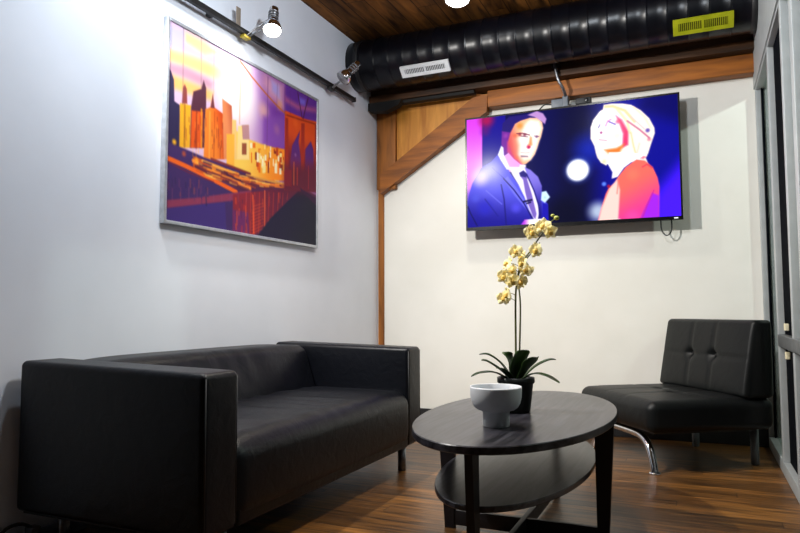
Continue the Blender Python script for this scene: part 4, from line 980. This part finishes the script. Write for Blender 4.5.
def spot(y, head, axis, label, lit):
    """head = lens centre, axis points from the lens back into the can"""
    t = thing('spotlight', (XT, y, ZT + .02), label, 'spotlight', group='spotlights on the black track')
    MB().box(XT - .014, XT + .020, y - .03, y + .03, ZT - .036, ZT - .0155, .004).build('track_adapter', M['brass'] if lit else M['matt_black'], t)
    H = Vector(head); A = Vector(axis).normalized()
    knee = H + A * .055
    side = A.cross(Vector((0, 0, 1)) if abs(A.z) < .9 else Vector((1, 0, 0))).normalized()
    for s in (-1, 1):
        MB().tube([(XT + .015, y + .008 * s, ZT - .022), tuple(Vector((XT + .05, y + .01 * s, ZT)) * .6 + (knee + side * .03 * s) * .4), tuple(knee + side * .036 * s)], .0045, 8, 6).build('arm', M['steel'], t)
    h = MB().lathe([(.052, 0), (.054, .004), (.05, .03), (.036, .062), (.03, .066), (.03, .07), (.027, .075), (.027, .165), (.022, .172), (0, .173)], tuple(H), tuple(A), 36).build('lamp_head', M['chrome'], t)
    MB().lathe([(.050, .003), (.046, -.006), (.02, -.010), (0, -.011)], tuple(H), tuple(A), 36).build('lens', M['bulb'] if lit else M['lens_off'], h)
    f = MB()
    for k in range(3): f.lathe([(.0275, .09 + .02 * k), (.030, .092 + .02 * k), (.030, .097 + .02 * k), (.0275, .099 + .02 * k)], tuple(H), tuple(A), 30)
    f.build('cooling_fins', M['steel'], h)
    return t
spot(3.02, (-2.165, 3.085, 2.462), (-.03, .06, .17), 'lit chrome spotlight on the track above the picture', True)
spot(3.99, (-2.205, 3.985, 2.478), (.09, .08, .13), 'unlit silver spotlight at the track end beside the black duct', False)

# ------------------------------------------------------------------ picture
py0, py1, pz0, pz1 = 2.431, 3.853, 1.287, 2.308
pic = thing('framed_picture', (XL, (py0 + py1) / 2, pz0), 'large silver framed sunset skyline print with a bridge tower', 'picture')
fw = .017; xf = XL + .030
fr = MB()
fr.box(XL + .002, xf, py0, py0 + fw, pz0, pz1, .002).box(XL + .002, xf, py1 - fw, py1, pz0, pz1, .002)
fr.box(XL + .002, xf, py0 + fw, py1 - fw, pz0, pz0 + fw, .002).box(XL + .002, xf, py0 + fw, py1 - fw, pz1 - fw, pz1, .002)
fr.build('picture_frame', M['frame'], pic)
MB().box(XL + .003, xf - .010, py0 + fw, py1 - fw, pz0 + fw, pz1 - fw).build('backing_board', M['matt_black'], pic)
a = (py1 - py0 - 2 * fw) / (pz1 - pz0 - 2 * fw)
art_panel('printed_sheet', M['print'], pic, (xf - .006, py0 + fw, pz1 - fw), (0, py1 - py0 - 2 * fw, 0), (0, 0, -(pz1 - pz0 - 2 * fw)), paint(PICTURE_ART, 330, 236, a))

# ------------------------------------------------------------------ television
tx0, tx1, tz0, tz1, ty = -1.547, -.060, 1.456, 2.305, 4.70
tv = thing('television', ((tx0 + tx1) / 2, ty, tz0), 'wide wall television showing a man in a suit and a blonde woman', 'television')
MB().box(tx0, tx1, ty, ty + .03, tz0, tz1, .004).box(tx0 + .2, tx1 - .2, ty + .028, ty + .055, tz0 + .03, tz1 - .15, .008).build('housing', M['tv_black'], tv)
bz = MB()
sx0, sx1, sz0, sz1 = tx0 + .012, tx1 - .012, tz0 + .024, tz1 - .012
bz.box(tx0, sx0, ty - .004, ty + .002, tz0, tz1).box(sx1, tx1, ty - .004, ty + .002, tz0, tz1)
bz.box(sx0, sx1, ty - .004, ty + .002, tz0, sz0).box(sx0, sx1, ty - .004, ty + .002, sz1, tz1)
bz.build('bezel', M['tv_black'], tv)
art_panel('screen', M['screen'], tv, (sx0, ty - .0015, sz1), (sx1 - sx0, 0, 0), (0, 0, -(sz1 - sz0)), paint(TV_ART, 420, 236, (sx1 - sx0) / (sz1 - sz0)))
MB().box(tx1 - .055, tx1 - .03, ty - .0052, ty - .003, tz0 + .008, tz0 + .015, .001).build('maker_mark', M['logo'], tv)
MB().box(-1.05, -.55, ty + .056, YB - .002, 1.7, 2.1, .004).build('wall_bracket', M['matt_black'], tv)

jb = thing('junction_box', (-.84, 4.735, tz1), 'small grey box on top of the television under the bent pipe', 'box')
MB().box(-.905, -.80, 4.705, 4.765, tz1, tz1 + .062, .006).box(-.825, -.785, 4.70, 4.77, tz1, tz1 + .078, .006).build('box_body', M['led'], jb)
MB().tube([(-.90, 4.72, tz1 + .03), (-.95, 4.715, tz1 + .035), (-.985, 4.72, tz1 + .012), (-1.0, 4.735, tz1 + .006)], .005, 8, 6).build('cable', M['matt_black'], jb)
pp = MB().tube([(-.862, 4.635, 2.60), (-.857, 4.632, 2.565), (-.838, 4.635, 2.48), (-.812, 4.655, 2.425), (-.803, 4.70, 2.385), (-.803, 4.735, tz1 + .07)], .0105, 12, 8)
cp = thing('conduit_pipe', (-.803, 4.735, tz1 + .078), 'thin bent silver conduit pipe crossing the amber beam', 'pipe')
pp.build('pipe', M['steel'], cp)
MB().box(-.885, -.84, 4.63, 4.662, 2.575, 2.60, .003).build('pipe_clip', M['matt_black'], cp)
sb = thing('webcam', (-.68, 4.73, tz1), 'small black camera box sitting on the top edge of the television', 'camera')
MB().box(-.735, -.63, 4.71, 4.76, tz1 + .008, tz1 + .052, .006).build('camera_body', M['matt_black'], sb)
MB().box(-.71, -.655, 4.715, 4.755, tz1, tz1 + .01).build('clip_foot', M['matt_black'], sb)
MB().lathe([(.013, 0), (.013, .006), (.009, .008), (0, .008)], (-.66, 4.71, tz1 + .03), (0, -1, 0), 20).build('lens', M['tv_black'], sb)
cord = MB().tube([(-.195, 4.765, 1.53), (-.2, 4.765, 1.46), (-.195, 4.765, 1.395), (-.165, 4.765, 1.362), (-.137, 4.765, 1.39), (-.133, 4.765, 1.45), (-.14, 4.765, 1.53)], .0045, 8, 8).build('cord', M['matt_black'])
tag(cord, 'thin black cord looping below the right end of the television', 'cord')

# ------------------------------------------------------------------ sofa
S0, S1, SY0, SY1 = -2.304, -1.437, 1.700, 3.518
sofa = thing('sofa', ((S0 + S1) / 2, (SY0 + SY1) / 2, 0), 'long black leather sofa with square arms under the picture', 'sofa')
AW = .178; xc = (S0 + S1) / 2; hx = (S1 - S0) / 2
def arm_def(p, h):
    t = (p.x + h[0]) / (2 * h[0])
    z = p.z + (0.020 * (1 - t) if p.z > 0 else 0)
    # the padding swells a little in the middle of each face
    q = (1 - (p.x / h[0]) ** 2) * (1 - (p.z / h[2]) ** 2)
    return (p.x, p.y + .006 * q * (1 if p.y > 0 else -1), z)
for (a, b) in ((SY0, SY0 + AW), (SY1 - AW, SY1)):
    arm = MB().rbox((xc, (a + b) / 2, .398), (hx, AW / 2, .264), .022, (10, 4, 8), 4, arm_def).build('armrest', M['leather'], sofa)
    sm = MB()
    for yy in (a + .004, b - .004):
        sm.tube([(S1 - .003, yy + (.006 if yy < (a + b) / 2 else -.006), .15), (S1 - .003, yy + (.006 if yy < (a + b) / 2 else -.006), .645)], .0028, 6)
    sm.build('seam', M['seam'], arm)
ya, yb = SY0 + AW + .002, SY1 - AW - .002; yc = (ya + yb) / 2; hy = (yb - ya) / 2
def back_def(p, h):
    f = (p.x + h[0]) / (2 * h[0]); t = (p.z + h[2]) / (2 * h[2])
    x = p.x + f * (.165 * (1 - t) ** 1.0)
    e = 1 - abs(p.y / h[1]) ** 6
    x += f * .018 * e * math.sin(PI * t)
    z = p.z + (.016 * e * t if p.z > 0 else 0)
    wr = .0035 * math.sin(p.y * 31 + 3 * math.sin(p.y * 7) + p.z * 12) * f * e
    return (x + wr, p.y, z)
MB().rbox((S0 + .115, yc, .405), (.112, hy, .258), .045, (5, 40, 14), 5, back_def).build('backrest', M['leather'], sofa)
sx_0, sx_1 = -2.14, -1.431
def seat_def(p, h):
    e = (1 - abs(p.y / h[1]) ** 5) * (1 - abs(p.x / h[0]) ** 4)
    z = p.z + (.020 * e if p.z > 0 else 0)
    g = (p.x / h[0] + 1) / 2
    x = p.x + (.010 * (1 - (p.z / h[2]) ** 2) * (1 - abs(p.y / h[1]) ** 8) if p.x > h[0] * .8 else 0)
    if p.z > 0: z += .0035 * math.sin(p.y * 38 + 2.2 * math.sin(p.y * 9) - p.x * 6) * e
    return (x, p.y, z)
MB().rbox(((sx_0 + sx_1) / 2, yc, .281), ((sx_1 - sx_0) / 2, hy + .04, .147), .078, (16, 48, 4), 8, seat_def).build('seat_cushion', M['leather'], sofa)
MB().box(S0 + .02, S1 - .03, SY0 + .02, SY1 - .02, .125, .16, .004).build('base_frame', M['seam'], sofa)
MB().rbox((S1 - .05, yc, .205), (.050, hy, .072), .012, (2, 20, 3), 3).build('front_apron', M['leather'], sofa)
for xx in (S0 + .075, S1 - .052):
    for yy in (SY0 + .15, SY1 - .15):
        MB().lathe([(0, 0), (.021, 0), (.0225, .002), (.0225, .126), (0, .126)], (xx, yy, 0), seg=28).build('leg', M['steel'], sofa)

# ------------------------------------------------------------------ power strip by the sofa
ps = thing('power_strip', (-2.27, 1.82, 0), 'dark power strip on the floor by the sofa back corner', 'power strip')
MB().box(-2.31, -2.25, 1.66, 1.98, 0, .042, .006).build('strip_body', M['strip'], ps)
MB().box(-2.30, -2.26, 1.74, 1.78, .040, .068, .005).build('plug', M['steel'], ps)
MB().tube([(-2.28, 1.76, .06), (-2.29, 1.72, .085), (-2.315, 1.68, .075), (-2.325, 1.63, .03), (-2.32, 1.56, .007), (-2.28, 1.4, .007), (-2.3, 1.1, .007)], .006, 8, 8).build('cord', M['matt_black'], ps)

# ------------------------------------------------------------------ coffee table
TX, TY = -.629, 2.568
tab = thing('coffee_table', (TX, TY, 0), 'oval black-brown coffee table with lower shelf and cross base', 'table')
MB().oval(TX, TY, .346, .716, .448, .473, 120).build('tabletop', M['table'], tab)
MB().oval(TX, TY, .262, .645, .266, .285, 110).build('shelf', M['table'], tab)
def leg(dx, dy):
    # dx, dy: unit direction out from the middle; the outer edge slopes in towards the floor
    if dx: P = [(TX + dx * r, TY - .0125, z) for (r, z) in ((.273, .448), (.342, .448), (.314, 0), (.276, 0))]; e = (0, .025, 0)
    else:  P = [(TX + (.003 if dy < 0 else -.0125), TY + dy * r, z) for (r, z) in ((.645, .448), (.708, .448), (.676, 0), (.640, 0))]; e = (.025, 0, 0)
    MB().prism(P, e).build('leg', M['table_edge'], tab)
for d in ((1, 0), (-1, 0), (0, 1), (0, -1)): leg(*d)
MB().box(TX - .276, TX + .276, TY - .010, TY + .010, .014, .072, .002).build('stretcher', M['table_edge'], tab)
MB().box(TX - .005, TX + .015, TY - .640, TY + .640, .020, .075, .002).build('stretcher', M['table_edge'], tab)
MB().tube([(TX + .262, TY - .02, .448), (TX + .262, TY - .02, .434), (TX + .254, TY - .02, .427), (TX + .247, TY - .02, .434)], .0028, 8, 4).build('hook', M['steel'], tab)

# bowl
BX, BY, BZ = -.629, 2.212, .473
bowl = MB().lathe([(a_ * .965, b_ * 1.09) for (a_, b_) in [(0, .0015), (.040, .0015), (.044, 0), (.0465, .002), (.0465, .044), (.050, .048), (.064, .0515), (.076, .059), (.0845, .072), (.089, .090), (.0905, .118), (.089, .1225),
                   (.0865, .121), (.085, .093), (.079, .077), (.066, .066), (.040, .061), (0, .060)]], (BX, BY, BZ), seg=64).build('bowl', M['ceramic'])
tag(bowl, 'white stoneware bowl on a thick foot on the table', 'bowl')

# orchid
OX, OY, OZ = -.648, 2.562, .473
orc = thing('potted_orchid', (OX, OY, OZ), 'yellow flowering orchid in a black pot on the table', 'plant')
MB().lathe([(0, 0), (.052, 0), (.054, .003), (.066, .108), (.070, .110), (.072, .113), (.072, .131), (.069, .132), (.066, .128), (.064, .112)], (OX, OY, OZ), seg=48).build('pot', M['pot'], orc)
MB().lathe([(.0655, .110), (.04, .116), (0, .118)], (OX, OY, OZ), seg=32).build('soil', M['soil'], orc)
def leaf(pts, width):
    P, R = spline([Vector(p) for p in pts], [0] * len(pts), 8)
    n = len(P); vs = []; fs = []
    for i, p in enumerate(P):
        t = i / (n - 1); T = (P[min(i + 1, n - 1)] - P[max(i - 1, 0)]).normalized()
        s = T.cross(Vector((0, 0, 1)))
        s = s.normalized() if s.length > .05 else Vector((0, 1, 0))
        up = s.cross(T).normalized()
        w = width * (.35 + .65 * math.sin(PI * min(1, t * .78 + .12))) * (1 if t < .75 else math.sqrt(max(0.0, 1 - ((t - .75) / .25) ** 2)) * .98 + .02)
        for (k, lift) in ((-1, .22), (-.5, .08), (0, 0), (.5, .08), (1, .22)):
            vs.append(p + s * w * k + up * w * lift)
    for i in range(n - 1):
        for k in range(4): fs.append((i * 5 + k, i * 5 + k + 1, (i + 1) * 5 + k + 1, (i + 1) * 5 + k))
    m = MB().add(vs, fs, True); o = m.build('leaf', M['leaf'], orc)
    so = o.modifiers.new('thickness', 'SOLIDIFY'); so.thickness = .0022
    return o
zb = .585
leaf([(OX - .005, OY - .01, zb), (-.70, 2.545, .655), (-.745, 2.53, .690), (-.782, 2.52, .692)], .022)
leaf([(OX - .005, OY - .02, zb), (-.695, 2.52, .632), (-.74, 2.50, .665), (-.764, 2.49, .672)], .027)
leaf([(OX - .01, OY - .02, zb), (-.71, 2.50, .624), (-.76, 2.47, .625), (-.793, 2.45, .612)], .019)
leaf([(OX, OY, zb), (-.665, 2.575, .64), (-.685, 2.58, .685), (-.69, 2.585, .70)], .028)
leaf([(OX + .005, OY - .01, zb), (-.632, 2.545, .645), (-.612, 2.53, .69), (-.604, 2.52, .712)], .036)
leaf([(OX + .01, OY, zb), (-.60, 2.555, .64), (-.575, 2.545, .672), (-.56, 2.54, .685)], .042)
leaf([(OX + .01, OY + .02, zb), (-.585, 2.60, .64), (-.535, 2.62, .668), (-.505, 2.63, .672)], .022)
leaf([(OX + .01, OY - .02, zb), (-.575, 2.53, .622), (-.52, 2.515, .618), (-.468, 2.50, .596)], .018)
leaf([(OX, OY - .02, zb), (-.665, 2.52, .615), (-.685, 2.49, .64), (-.70, 2.475, .645)], .018)
s1 = [(-.648, 2.56, .58), (-.646, 2.56, .70), (-.643, 2.555, .90), (-.634, 2.55, .98), (-.616, 2.545, 1.04), (-.572, 2.54, 1.10), (-.535, 2.535, 1.15), (-.505, 2.53, 1.19), (-.474, 2.53, 1.212)]
s2 = [(-.640, 2.565, .58), (-.634, 2.57, .70), (-.628, 2.57, .88), (-.632, 2.565, .96), (-.628, 2.56, 1.01), (-.60, 2.56, 1.06), (-.565, 2.56, 1.10), (-.545, 2.56, 1.125)]
MB().tube(s1, [.0042, .0042, .004, .0036, .0034, .003, .0026, .0022, .002], 8, 8).build('stem', M['stem'], orc)
MB().tube(s2, [.0036, .0036, .0034, .003, .003, .0026, .002, .0016], 8, 8).build('stem', M['stem'], orc)

def petal_mesh():
    mb = MB()
    for k in range(5):
        a = PI / 2 + k * 2 * PI / 5; big = k in (1, 4)
        Lp, Wp = (.027, .0165) if big else (.027, .011)
        vs = []; fs = []; nu, nv = 7, 5
        for i in range(nu):
            t = i / (nu - 1); w = Wp * (math.sin(PI * (t * .86 + .09)) ** .8)
            for j in range(nv):
                s = j / (nv - 1) * 2 - 1
                r_, c_ = t * Lp, s * w
                z_ = .008 * t * t - .004 * s * s + .003 * math.sin(3 * PI * t + k) + (.001 if big else 0)
                vs.append((r_ * math.cos(a) - c_ * math.sin(a), r_ * math.sin(a) + c_ * math.cos(a), z_))
        for i in range(nu - 1):
            for j in range(nv - 1): fs.append((i * nv + j, i * nv + j + 1, (i + 1) * nv + j + 1, (i + 1) * nv + j))
        mb.add(vs, fs, True)
    return mb
fl0 = None; k = 0
anchors, _ = spline([Vector(p) for p in s1 + s2[:0]], [0] * len(s1), 6)
FL = [(-.629, 1.089, -.03), (-.614, 1.073, .02), (-.666, 1.045, -.01), (-.602, 1.043, -.03), (-.680, .995, -.015), (-.642, .977, -.045), (-.616, .972, .01), (-.684, .910, -.01), (-.664, .925, -.03),
      (-.552, 1.093, -.02), (-.571, 1.163, -.01), (-.524, 1.183, -.02), (-.497, 1.160, -.03), (-.655, 1.015, .02), (-.598, 1.018, .0)]
for (fx, fz, dy) in FL:
    if fl0 is None:
        f = petal_mesh().build('flower', M['petal'], orc, local=True)
        MB().rbox((0, -.006, .008), (.007, .009, .006), .0055, (2, 2, 2), 3).build('lip', M['lip'], f, local=True)
        fl0 = f
    else: f = dup_tree(fl0, orc)
    wp = Vector((fx, 2.545 + dy, fz)); f.location = wp - Vector((OX, OY, OZ))
    f.rotation_euler = (PI / 2 + random.uniform(-.55, .35), random.uniform(-.35, .35), random.uniform(-.9, .7))
    sc = random.uniform(1.05, 1.25); f.scale = (sc, sc, sc)
    near = min(anchors, key=lambda q: (q - wp).length)
    MB().tube([tuple(near), tuple((near + wp) / 2 + Vector((0, 0, .006))), tuple(wp + Vector((0, .004, 0)))], .0013, 6, 4).build('flower_stalk', M['stem'], orc)
for (bx_, bz_, r_) in ((-.474, 1.212, .010), (-.488, 1.222, .007)):
    MB().rbox((bx_, 2.53, bz_), (r_, r_ * .8, r_ * .8), r_ * .75, (1, 1, 1), 4).build('bud', M['bud'], orc)

# ------------------------------------------------------------------ lounge chair (local axes: +y faces forward)
CX, CY, CR = -.158, 4.274, 125.38
ch = thing('lounge_chair', (CX, CY, 0), 'armless black tufted lounge chair in the corner by the window', 'chair', rot=math.radians(CR))
W2, D2 = .4025, .3755
BT = [(-.105, .60), (.105, .60)]; ST = [(-.105, .02), (.105, .02)]
def gs(a, s): return math.exp(-(a / s) ** 2)
def cseat(p, h):
    x, y, z = p
    if z > 0:
        e = (1 - abs(x / h[0]) ** 6) * (1 - abs(y / h[1]) ** 6)
        z += .016 * e
        z -= e * .006 * (gs(y - .02, .012) + gs(x - .105, .012) + gs(x + .105, .012))
        for (a, b) in ST: z -= .024 * gs(math.hypot(x - a, y - b), .030)
    if y > h[1] * .7: y += .012 * (1 - (z / h[2]) ** 2) * (1 - abs(x / h[0]) ** 6)
    return (x, y, z)
se = MB().rbox((0, 0, .298), (W2, D2, .083), .045, (44, 40, 3), 5, cseat).build('seat_cushion', M['leather2'], ch, local=True)
zc_, zh = .595, .212
def cback(p, h):
    x, y, z = p
    t = (z + h[2]) / (2 * h[2]); f = (y + h[1]) / (2 * h[1])
    y += f * .080 * (1 - t)
    zz = z + zc_
    if f > .6:
        e = (1 - abs(x / h[0]) ** 6) * (1 - abs(z / h[2]) ** 6)
        y += .014 * e
        y -= e * .006 * (gs(zz - .60, .012) + gs(x - .105, .012) + gs(x + .105, .012))
        for (a, b) in BT: y -= .030 * gs(math.hypot(x - a, zz - b), .028)
    return (x, y, z)
bk = MB().rbox((0, -D2 + .0575, zc_), (W2, .0575, zh), .024, (44, 3, 34), 4, cback).build('backrest', M['leather2'], ch, local=True)
for (a, b) in BT:
    MB().rbox((a, -D2 + .115 + .080 * (1 - (b - zc_ + zh) / (2 * zh)) - .020, b), (.010, .005, .010), .0048, (1, 1, 1), 3).build('button', M['seam'], bk, local=True)
for (a, b) in ST:
    MB().rbox((a, b, .381 + .016 - .032), (.010, .010, .005), .0048, (1, 1, 1), 3).build('button', M['seam'], se, local=True)
MB().box(-.30, .30, -.33, .30, .195, .225, .004).build('under_frame', M['seam'], ch, local=True)
fx0, fy0 = .292, .312
MB().tube([(-fx0 - .044, fy0 + .010, 0), (-fx0 - .024, fy0 + .006, .055), (-fx0 + .022, fy0 + .002, .135), (-fx0 + .085, fy0 - .002, .172), (-fx0 + .16, fy0 - .004, .182), (0, fy0 - .006, .184),
           (fx0 - .16, fy0 - .004, .182), (fx0 - .085, fy0 - .002, .172), (fx0 - .022, fy0 + .002, .135), (fx0 + .024, fy0 + .006, .055), (fx0 + .044, fy0 + .010, 0)], .021, 18, 8).build('front_leg_frame', M['chrome'], ch, local=True)
for s in (-1, 1):
    MB().lathe([(0, 0), (.030, 0), (.031, .003), (.028, .008), (.021, .012)], (s * (fx0 + .044), fy0 + .010, 0), seg=26).build('foot', M['chrome'], ch, local=True)
    MB().tube([(s * .15, fy0 - .004, .184), (s * .15, fy0 - .04, .20)], .010, 10).build('leg_bracket', M['grey_metal'], ch, local=True)
    MB().lathe([(0, 0), (.020, 0), (.022, .004), (.022, .20), (0, .20)], (s * .262, -.345, 0), seg=26).build('rear_leg', M['grey_metal'], ch, local=True)

# ------------------------------------------------------------------ light
def spotlamp(name, loc, target, power, col, size, blend, rad):
    d = bpy.data.lights.new(name, 'SPOT'); d.energy = power; d.color = col; d.spot_size = math.radians(size); d.spot_blend = blend; d.shadow_soft_size = rad
    o = bpy.data.objects.new(name, d); COL.objects.link(o); o.location = loc
    o.rotation_euler = (Vector(target) - Vector(loc)).to_track_quat('-Z', 'Y').to_euler(); return o
def pointlamp(name, loc, power, col, rad):
    d = bpy.data.lights.new(name, 'POINT'); d.energy = power; d.color = col; d.shadow_soft_size = rad
    o = bpy.data.objects.new(name, d); COL.objects.link(o); o.location = loc; return o
def arealamp(name, loc, target, power, col, sx, sy):
    d = bpy.data.lights.new(name, 'AREA'); d.energy = power; d.color = col; d.shape = 'RECTANGLE'; d.size = sx; d.size_y = sy
    o = bpy.data.objects.new(name, d); COL.objects.link(o); o.location = loc
    o.rotation_euler = (Vector(target) - Vector(loc)).to_track_quat('-Z', 'Y').to_euler(); return o
spotlamp('track flood light', (-2.15, 1.98, 2.5), (-.30, 3.9, .9), 370, (1.0, .97, .92), 122, 1.0, .035)
spotlamp('picture spot light', (-2.155, 3.065, 2.44), (-2.346, 2.75, 1.7), 8, (.93, .96, 1.0), 125, .9, .03)
spotlamp('ceiling lamp light', (-1.325, 3.89, ZC - .16), (-1.1, 3.9, 0), 34, (1.0, .92, .78), 130, .5, .05)
spotlamp('room downlight', (-.85, 2.85, 2.88), (-.8, 2.95, 0), 70, (1.0, .90, .74), 104, .5, .05)
pointlamp('room fill light', (-.75, 2.3, 2.78), 80, (.84, .92, 1.0), .10)  # added fill without a fitting, lifts the room and left wall
spotlamp('wall fill light', (-1.7, 2.0, 2.88), (-2.346, 2.5, 1.3), 52, (.78, .89, 1.0), 125, 1.0, .06)  # added cool fill to brighten the left wall, no fixture behind it
spotlamp('next room light', (1.6, 3.75, 2.755), (.0, 4.84, 1.2), 90, (.94, 1.0, .94), 150, .5, .03)
w = bpy.data.worlds.new('world'); SC.world = w; w.use_nodes = True
w.node_tree.nodes['Background'].inputs['Color'].default_value = (.5, .6, .8, 1); w.node_tree.nodes['Background'].inputs['Strength'].default_value = .03


# ------------------------------------------------------------------ camera
cd = bpy.data.cameras.new('camera'); cam = bpy.data.objects.new('camera', cd); COL.objects.link(cam)
cd.sensor_width = 36.0; cd.lens = 665.239 * 36.0 / 800.0; cd.clip_start = .05
yw, pt, rl = math.radians(23.958), math.radians(3.865), math.radians(-.169)
fwd = Vector((-math.sin(yw) * math.cos(pt), math.cos(yw) * math.cos(pt), math.sin(pt)))
rt = Vector((math.cos(yw), math.sin(yw), 0)); up = rt.cross(fwd)
r2 = rt * math.cos(rl) + up * math.sin(rl); u2 = -rt * math.sin(rl) + up * math.cos(rl)
cam.matrix_world = Matrix(((r2.x, u2.x, -fwd.x, 0), (r2.y, u2.y, -fwd.y, 0), (r2.z, u2.z, -fwd.z, .86), (0, 0, 0, 1)))
SC.camera = cam
SC.view_settings.view_transform = 'Standard'; SC.view_settings.look = 'None'
